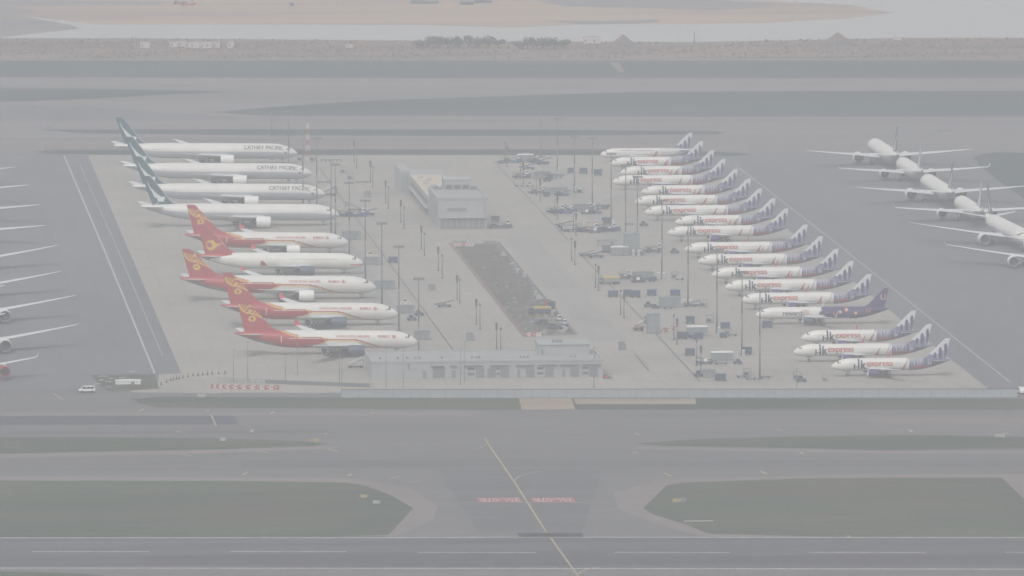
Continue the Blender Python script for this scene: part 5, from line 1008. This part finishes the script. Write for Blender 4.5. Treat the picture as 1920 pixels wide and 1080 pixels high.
# more small gear on the crowded far stands
q = random.Random(5); kits = [dolly, rack, lambda: belt('blue'), lambda: dolly(1, 4.2), lambda: tug('slate'), lambda: container(2.4, 1.3), lambda: tug('lgrey'), lambda: belt('slate')]
protos = {}
for si, (x0, x1, y0, y1, n) in enumerate(((940, 1022, 300, 309, 7), (966, 1052, 328, 341, 8), (1002, 1092, 361, 370, 6), (1036, 1136, 392, 402, 9), (1052, 1160, 424, 437, 10), (1112, 1240, 470, 484, 6), (1160, 1280, 521, 530, 6), (1210, 1330, 573, 581, 5), (1270, 1380, 630, 640, 5), (1300, 1420, 676, 684, 4))):
    xs = sorted(q.uniform(x0, x1) for _ in range(n))
    for k, x in enumerate(xs):
        kk = q.randrange(len(kits)); new = kk not in protos
        o = kits[kk]() if new else copy_tree(protos[kk]); protos.setdefault(kk, o)
        at(o, x, q.uniform(y0, y1), (0 if q.random() < 0.5 else PI)); s_ = q.uniform(0.75, 1.05); o.scale = (s_, s_, s_)
        tag(o, f'small grey-blue ground equipment, {nth(k)} from the left along {ST[si]}', 'equipment', f'small ground equipment along {ST[si]}')
# corner planting
for i, (x, y, w_) in enumerate(((193, 708, 18), (208, 712, 9), (203, 718.5, 12), (190, 715, 9), (184, 722.5, 10), (204, 728, 10), (248, 700, 14), (230, 711, 12))):
    s = sc_at(x, y); o = empty('low_bench'); m = MB(); m.box(-w_ / 2 / s, w_ / 2 / s, -0.35, 0.35, 0.35, 0.5); m.obj('slab', M['lgrey'], o); m = MB(); m.box(-w_ / 2 / s + 0.2, -w_ / 2 / s + 0.5, -0.3, 0.3, 0, 0.35); m.box(w_ / 2 / s - 0.5, w_ / 2 / s - 0.2, -0.3, 0.3, 0, 0.35); m.obj('support', M['grey'], o); at(o, x, y)
    tag(o, f'small pale slab on the dark green corner bed, {nth((2, 5, 3, 1, 0, 4, 7, 6)[i])} from the left', 'slab', 'pale slabs on the corner bed')
o = shelter(47 / 6.05, 1.1, 2.5, 'white', 'white'); at(o, 240, 720.5); tag(o, 'long low white cabin on the dark green corner bed', 'cabin')
# small airfield signs and lights
def sign(w_=2.0, col='yellow'):
    col = 'tan_sign' if col == 'yellow' else col
    r = empty('airfield_sign'); m = MB(); m.box(-w_ / 2, w_ / 2, -0.12, 0.12, 0.35, 1.25, ch=0.05); m.obj('panel', M[col], r); m = MB(); [m.tube((x, 0, 0), (x, 0, 0.35), 0.05, n=6) for x in (-w_ / 3, w_ / 3)]; m.obj('leg', M['dark'], r); return r
for x, y, w_, c, lb in ((257, 749.5, 4, 'recess', 'dark low sign at the left tip of the grass strip'), (378, 747, 2.5, 'lgrey', 'pale sign on the grass strip by the wall'), (418, 829, 1.6, 'lgrey', 'tiny pale sign on the left grass island'), (590, 831, 2.6, 'yellow', 'yellow sign at the tip of the left grass island'), (682, 936, 2.0, 'yellow', 'small yellow sign on the large left grass area'), (706, 947, 2.0, 'lgrey', 'grey sign on the large left grass area'),
      (1269, 944, 2.4, 'yellow', 'yellow sign on the large right grass area'), (1282, 943, 1.6, 'recess', 'dark sign beside the yellow one on the right grass'), (1310, 979, 8, 'lgrey', 'long pale board at the edge of the right grass'), (1875, 822, 3, 'lgrey', 'pale sign near the right edge on the far grass island'), (90, 243, 2, 'recess', 'dark small sign far left beyond the stands'), (88, 284, 2, 'recess', 'dark small sign at the left end of a thin far grass strip'), (1350, 248, 2.5, 'yellow', 'yellow sign at the right tip of a far grass strip'), (1765, 248, 4, 'recess', 'dark low object on the far taxiway at right'), (1780, 248, 1.2, 'recess', 'small dark object right of another on the far taxiway')):
    o = put(sign(w_, c), x, y, lb, 'sign')
    if w_ > 5: o.scale = (1, 1, 0.35)
put(van(), 1915, 738, 'white vehicle just entering at the right edge behind the wall end', 'van', R(90))

# ------------------------------------------------------------------ far shore
def cabin_(w_, h, lb, x, y, cat='cabin', col='barrier_white'):
    r = empty('site_cabin'); m = MB(); m.box(-w_ / 2, w_ / 2, -1.6, 1.6, 0.2, h); m.obj('body', M[col], r); m = MB(); m.box(-w_ / 2 - 0.1, w_ / 2 + 0.1, -1.7, 1.7, h, h + 0.15); m.obj('roof', M['lgrey'], r)
    for k in range(max(1, int(w_ / 2.4))): m = MB(); a = -w_ / 2 + 0.5 + k * 2.4; m.box(a, a + 0.9, -1.66, -1.6, 0.9, min(2.1, h - .3)); m.obj('window', M['recess'], r)
    at(r, x, y); tag(r, lb, cat, 'white cabins on the far shore'); return r
for i, (x, y, w_, h) in enumerate(((272, 91, 4.5, 2.8), (325, 89, 3.5, 2.6), (341, 88, 4, 2.6), (352, 90, 3, 2.4), (365, 91, 4.5, 3.0), (386, 91, 5.5, 3.0), (405, 90, 3.6, 2.8), (432, 90, 3.0, 2.8))): cabin_(w_, h, f'white cabin on the far shore, {nth(i)} from the left', x, y)
for x, y, lb in ((1102, 82, 'bright white tank on the far shore, left of two'), (1118, 82, 'bright white tank on the far shore, right of two')): cabin_(4.2, 3.6, lb, x, y, 'tank')
cabin_(3.5, 1.6, 'small white hut on the far shore above the right-hand jets', 1683, 76); cabin_(3.2, 1.6, 'tiny white hut on the far shore above the central masts', 655, 90)
def mound(w_, h, x, y, lb, seed):
    q = random.Random(seed); n = 22; k = 7; vs = [(0, 0, h)]; fs = []
    for a in range(1, k + 1):
        for b in range(n): t = 2 * PI * b / n; rr = w_ / 2 * a / k * (1 + 0.12 * (q.random() - 0.5)); vs.append((rr * math.cos(t), rr * math.sin(t) * 0.8, h * (1 - a / k) ** 1.15 + (0.1 * h * (q.random() - 0.5) if a < k else 0)))
    fs += [(0, 1 + b, 1 + (b + 1) % n) for b in range(n)]
    for a in range(k - 1):
        for b in range(n): c = (b + 1) % n; fs.append((1 + a * n + b, 1 + (a + 1) * n + b, 1 + (a + 1) * n + c, 1 + a * n + c))
    o = mesh_obj('earth_mound', vs, fs, GM['dry'], None); at(o, x, y); tag(o, lb, 'mound')
mound(16, 5.5, 1168, 86, 'pointed earth mound on the far shore near the white tanks', 1); mound(20, 6, 1570, 84, 'pointed earth mound on the far shore at right', 2)
for i, (x, y0, y1) in enumerate(((248, 66, 92), (415, 72, 92), (737, 80, 106), (841, 80, 104), (1301.5, 58, 80))):
    s = sc_at(x, y1); o = mast((y1 - y0) / s, 'shore_pole', False); at(o, x, y1); tag(o, ('dark pole on the far shore left of the cabins', 'dark pole on the far shore among the cabins', 'dark pole left of the shore trees', 'dark pole in front of the shore trees', 'dark pole on the far shore right of the white tanks')[i], 'pole')
leafm = mat('foliage', (0.105, 0.115, 0.092), 0.9, 0.3, 0.8); bark = mat('bark', (0.08, 0.07, 0.06), 0.9)
def tree(seed, w_, h):
    q = random.Random(seed); r = empty('broadleaf_tree'); m = MB(); m.tube((0, 0, 0), (0.2, 0, h * 0.5), 0.25, 0.15, 7); [m.tube((0.1, 0, h * 0.35), ((q.random() - .5) * w_ * .7, (q.random() - .5) * w_ * .7, h * 0.8), 0.12, 0.04, 5) for _ in range(5)]; m.obj('trunk', bark, r)
    m = MB()
    cl = [((q.random() - .5) * w_ * .75, (q.random() - .5) * w_ * .75, h * (0.45 + 0.45 * q.random()), w_ * (0.14 + 0.12 * q.random())) for _ in range(14)]
    for cx, cy, cz, cr in cl:
        for _ in range(42):
            d = Vector((q.gauss(0, 1), q.gauss(0, 1), q.gauss(0, 0.8))).normalized() * cr * (0.5 + 0.6 * q.random()); p = Vector((cx, cy, cz)) + d; u = Vector((q.gauss(0, 1), q.gauss(0, 1), q.gauss(0, 1))).normalized(); v = u.orthogonal().normalized(); s = 0.28 + 0.25 * q.random()
            m.add([p - u * s, p + v * s * 0.6, p + u * s, p - v * s * 0.6], [(0, 1, 2, 3)])
    m.obj('crown', leafm, r); return r
tr = [tree(k, 6.5, 4.8) for k in range(3)]; used_t = set()
for i, (x, y) in enumerate([(786 + k * 18.5, 90 - (k % 2)) for k in range(9)] + [(972 + k * 17, 92 - (k % 2)) for k in range(6)]):
    src = tr[i % 3]; o = src if (i % 3) not in used_t else copy_tree(src); used_t.add(i % 3); at(o, x, y, i * 1.3); e_ = 0.75 if i in (0, 8, 9, 14) else 1.0; o.scale = (1.0, 1.0, e_ * (0.95 + 0.1 * ((i * 7) % 3) / 2))
    tag(o, f'{nth(i if i < 9 else i - 9)} tree from the left in the ' + ('longer' if i < 9 else 'shorter') + ' dark grove on the far shore', 'tree', ('longer' if i < 9 else 'shorter') + ' grove of dark trees on the far shore')
# low scrub: one mass of small tufts
q = random.Random(3); m = MB()
for _ in range(5200):
    px, py = q.uniform(-60, 1980), 74 + 36 * q.random() ** 0.9
    if py < 79 and 600 < px < 1400: continue
    if q.random() < 0.5 + 0.5 * math.sin(px * 0.021 + py * 0.3) * 0.8: continue
    p = G(px, py); s = q.uniform(0.3, 1.1); h = s * q.uniform(0.5, 1.3)
    for _k in range(2):
        a = q.random() * PI; dx, dy = math.cos(a) * s, math.sin(a) * s
        m.add([(p.x - dx, p.y - dy, 0), (p.x + dx, p.y + dy, 0), (p.x + dx * 0.3, p.y + dy * 0.5, h), (p.x - dx * 0.6, p.y - dy * 0.3, h * 0.8)], [(0, 1, 2, 3)])
m.obj('scrub', mat('dry_scrub', (0.19, 0.155, 0.14), 0.95, 0.3, 0.3))['kind'] = 'stuff'
# barges and a machine on the reclaimed land
def barge(w_, x, y, lb, col='slate'):
    r = empty('barge'); m = MB(); m.prism([(-w_ / 2, 1.2), (w_ / 2, 1.2), (w_ / 2 - 1.5, -0.1), (-w_ / 2 + 1.5, -0.1)], -4, 4); m.obj('hull', M[col], r); m = MB(); m.box(w_ * 0.22, w_ * 0.38, -2, 2, 1.2, 3.4, ch=0.2); m.obj('deckhouse', M['lgrey'], r); m = MB(); m.box(-w_ * 0.4, w_ * 0.15, -3, 3, 1.2, 1.7); m.obj('cargo', M['recess'], r); at(r, x, y); tag(r, lb, 'barge', 'barges beside the sand'); return r
barge(15, 795, 6, 'dark flat barge at the top edge, left of two'); barge(8, 875, 8, 'short dark barge at the top edge, right of two'); barge(10, 905, 5, 'thin dark barge at the top edge, farthest right'); barge(2.6, 546, 11, 'tiny dark boat at the top left of the sand')
put(loader(0.9, 'red'), 352, 10, 'reddish machine on the sand at the top left', 'machine'); put(loader(0.6, 'slate'), 334, 8, 'grey machine left of the reddish one on the sand', 'machine')
# ------------------------------------------------------------------ haze
def haze():
    b = MB(); b.box(-EXT - 300, EXT + 300, CAM.y - 400, 7400, -1.2, CAM.z + 14)
    m = bpy.data.materials.new('haze'); m.use_nodes = True; n = m.node_tree; n.nodes.clear()
    v = n.nodes.new('ShaderNodeVolumePrincipled'); v.inputs['Color'].default_value = (0.92, 0.93, 0.95, 1); v.inputs['Density'].default_value = HAZE; v.inputs['Anisotropy'].default_value = 0.2
    o = n.nodes.new('ShaderNodeOutputMaterial'); n.links.new(v.outputs[0], o.inputs['Volume'])
    h = b.obj('haze', m); h['kind'] = 'stuff'
HAZE = 0.00022
haze()
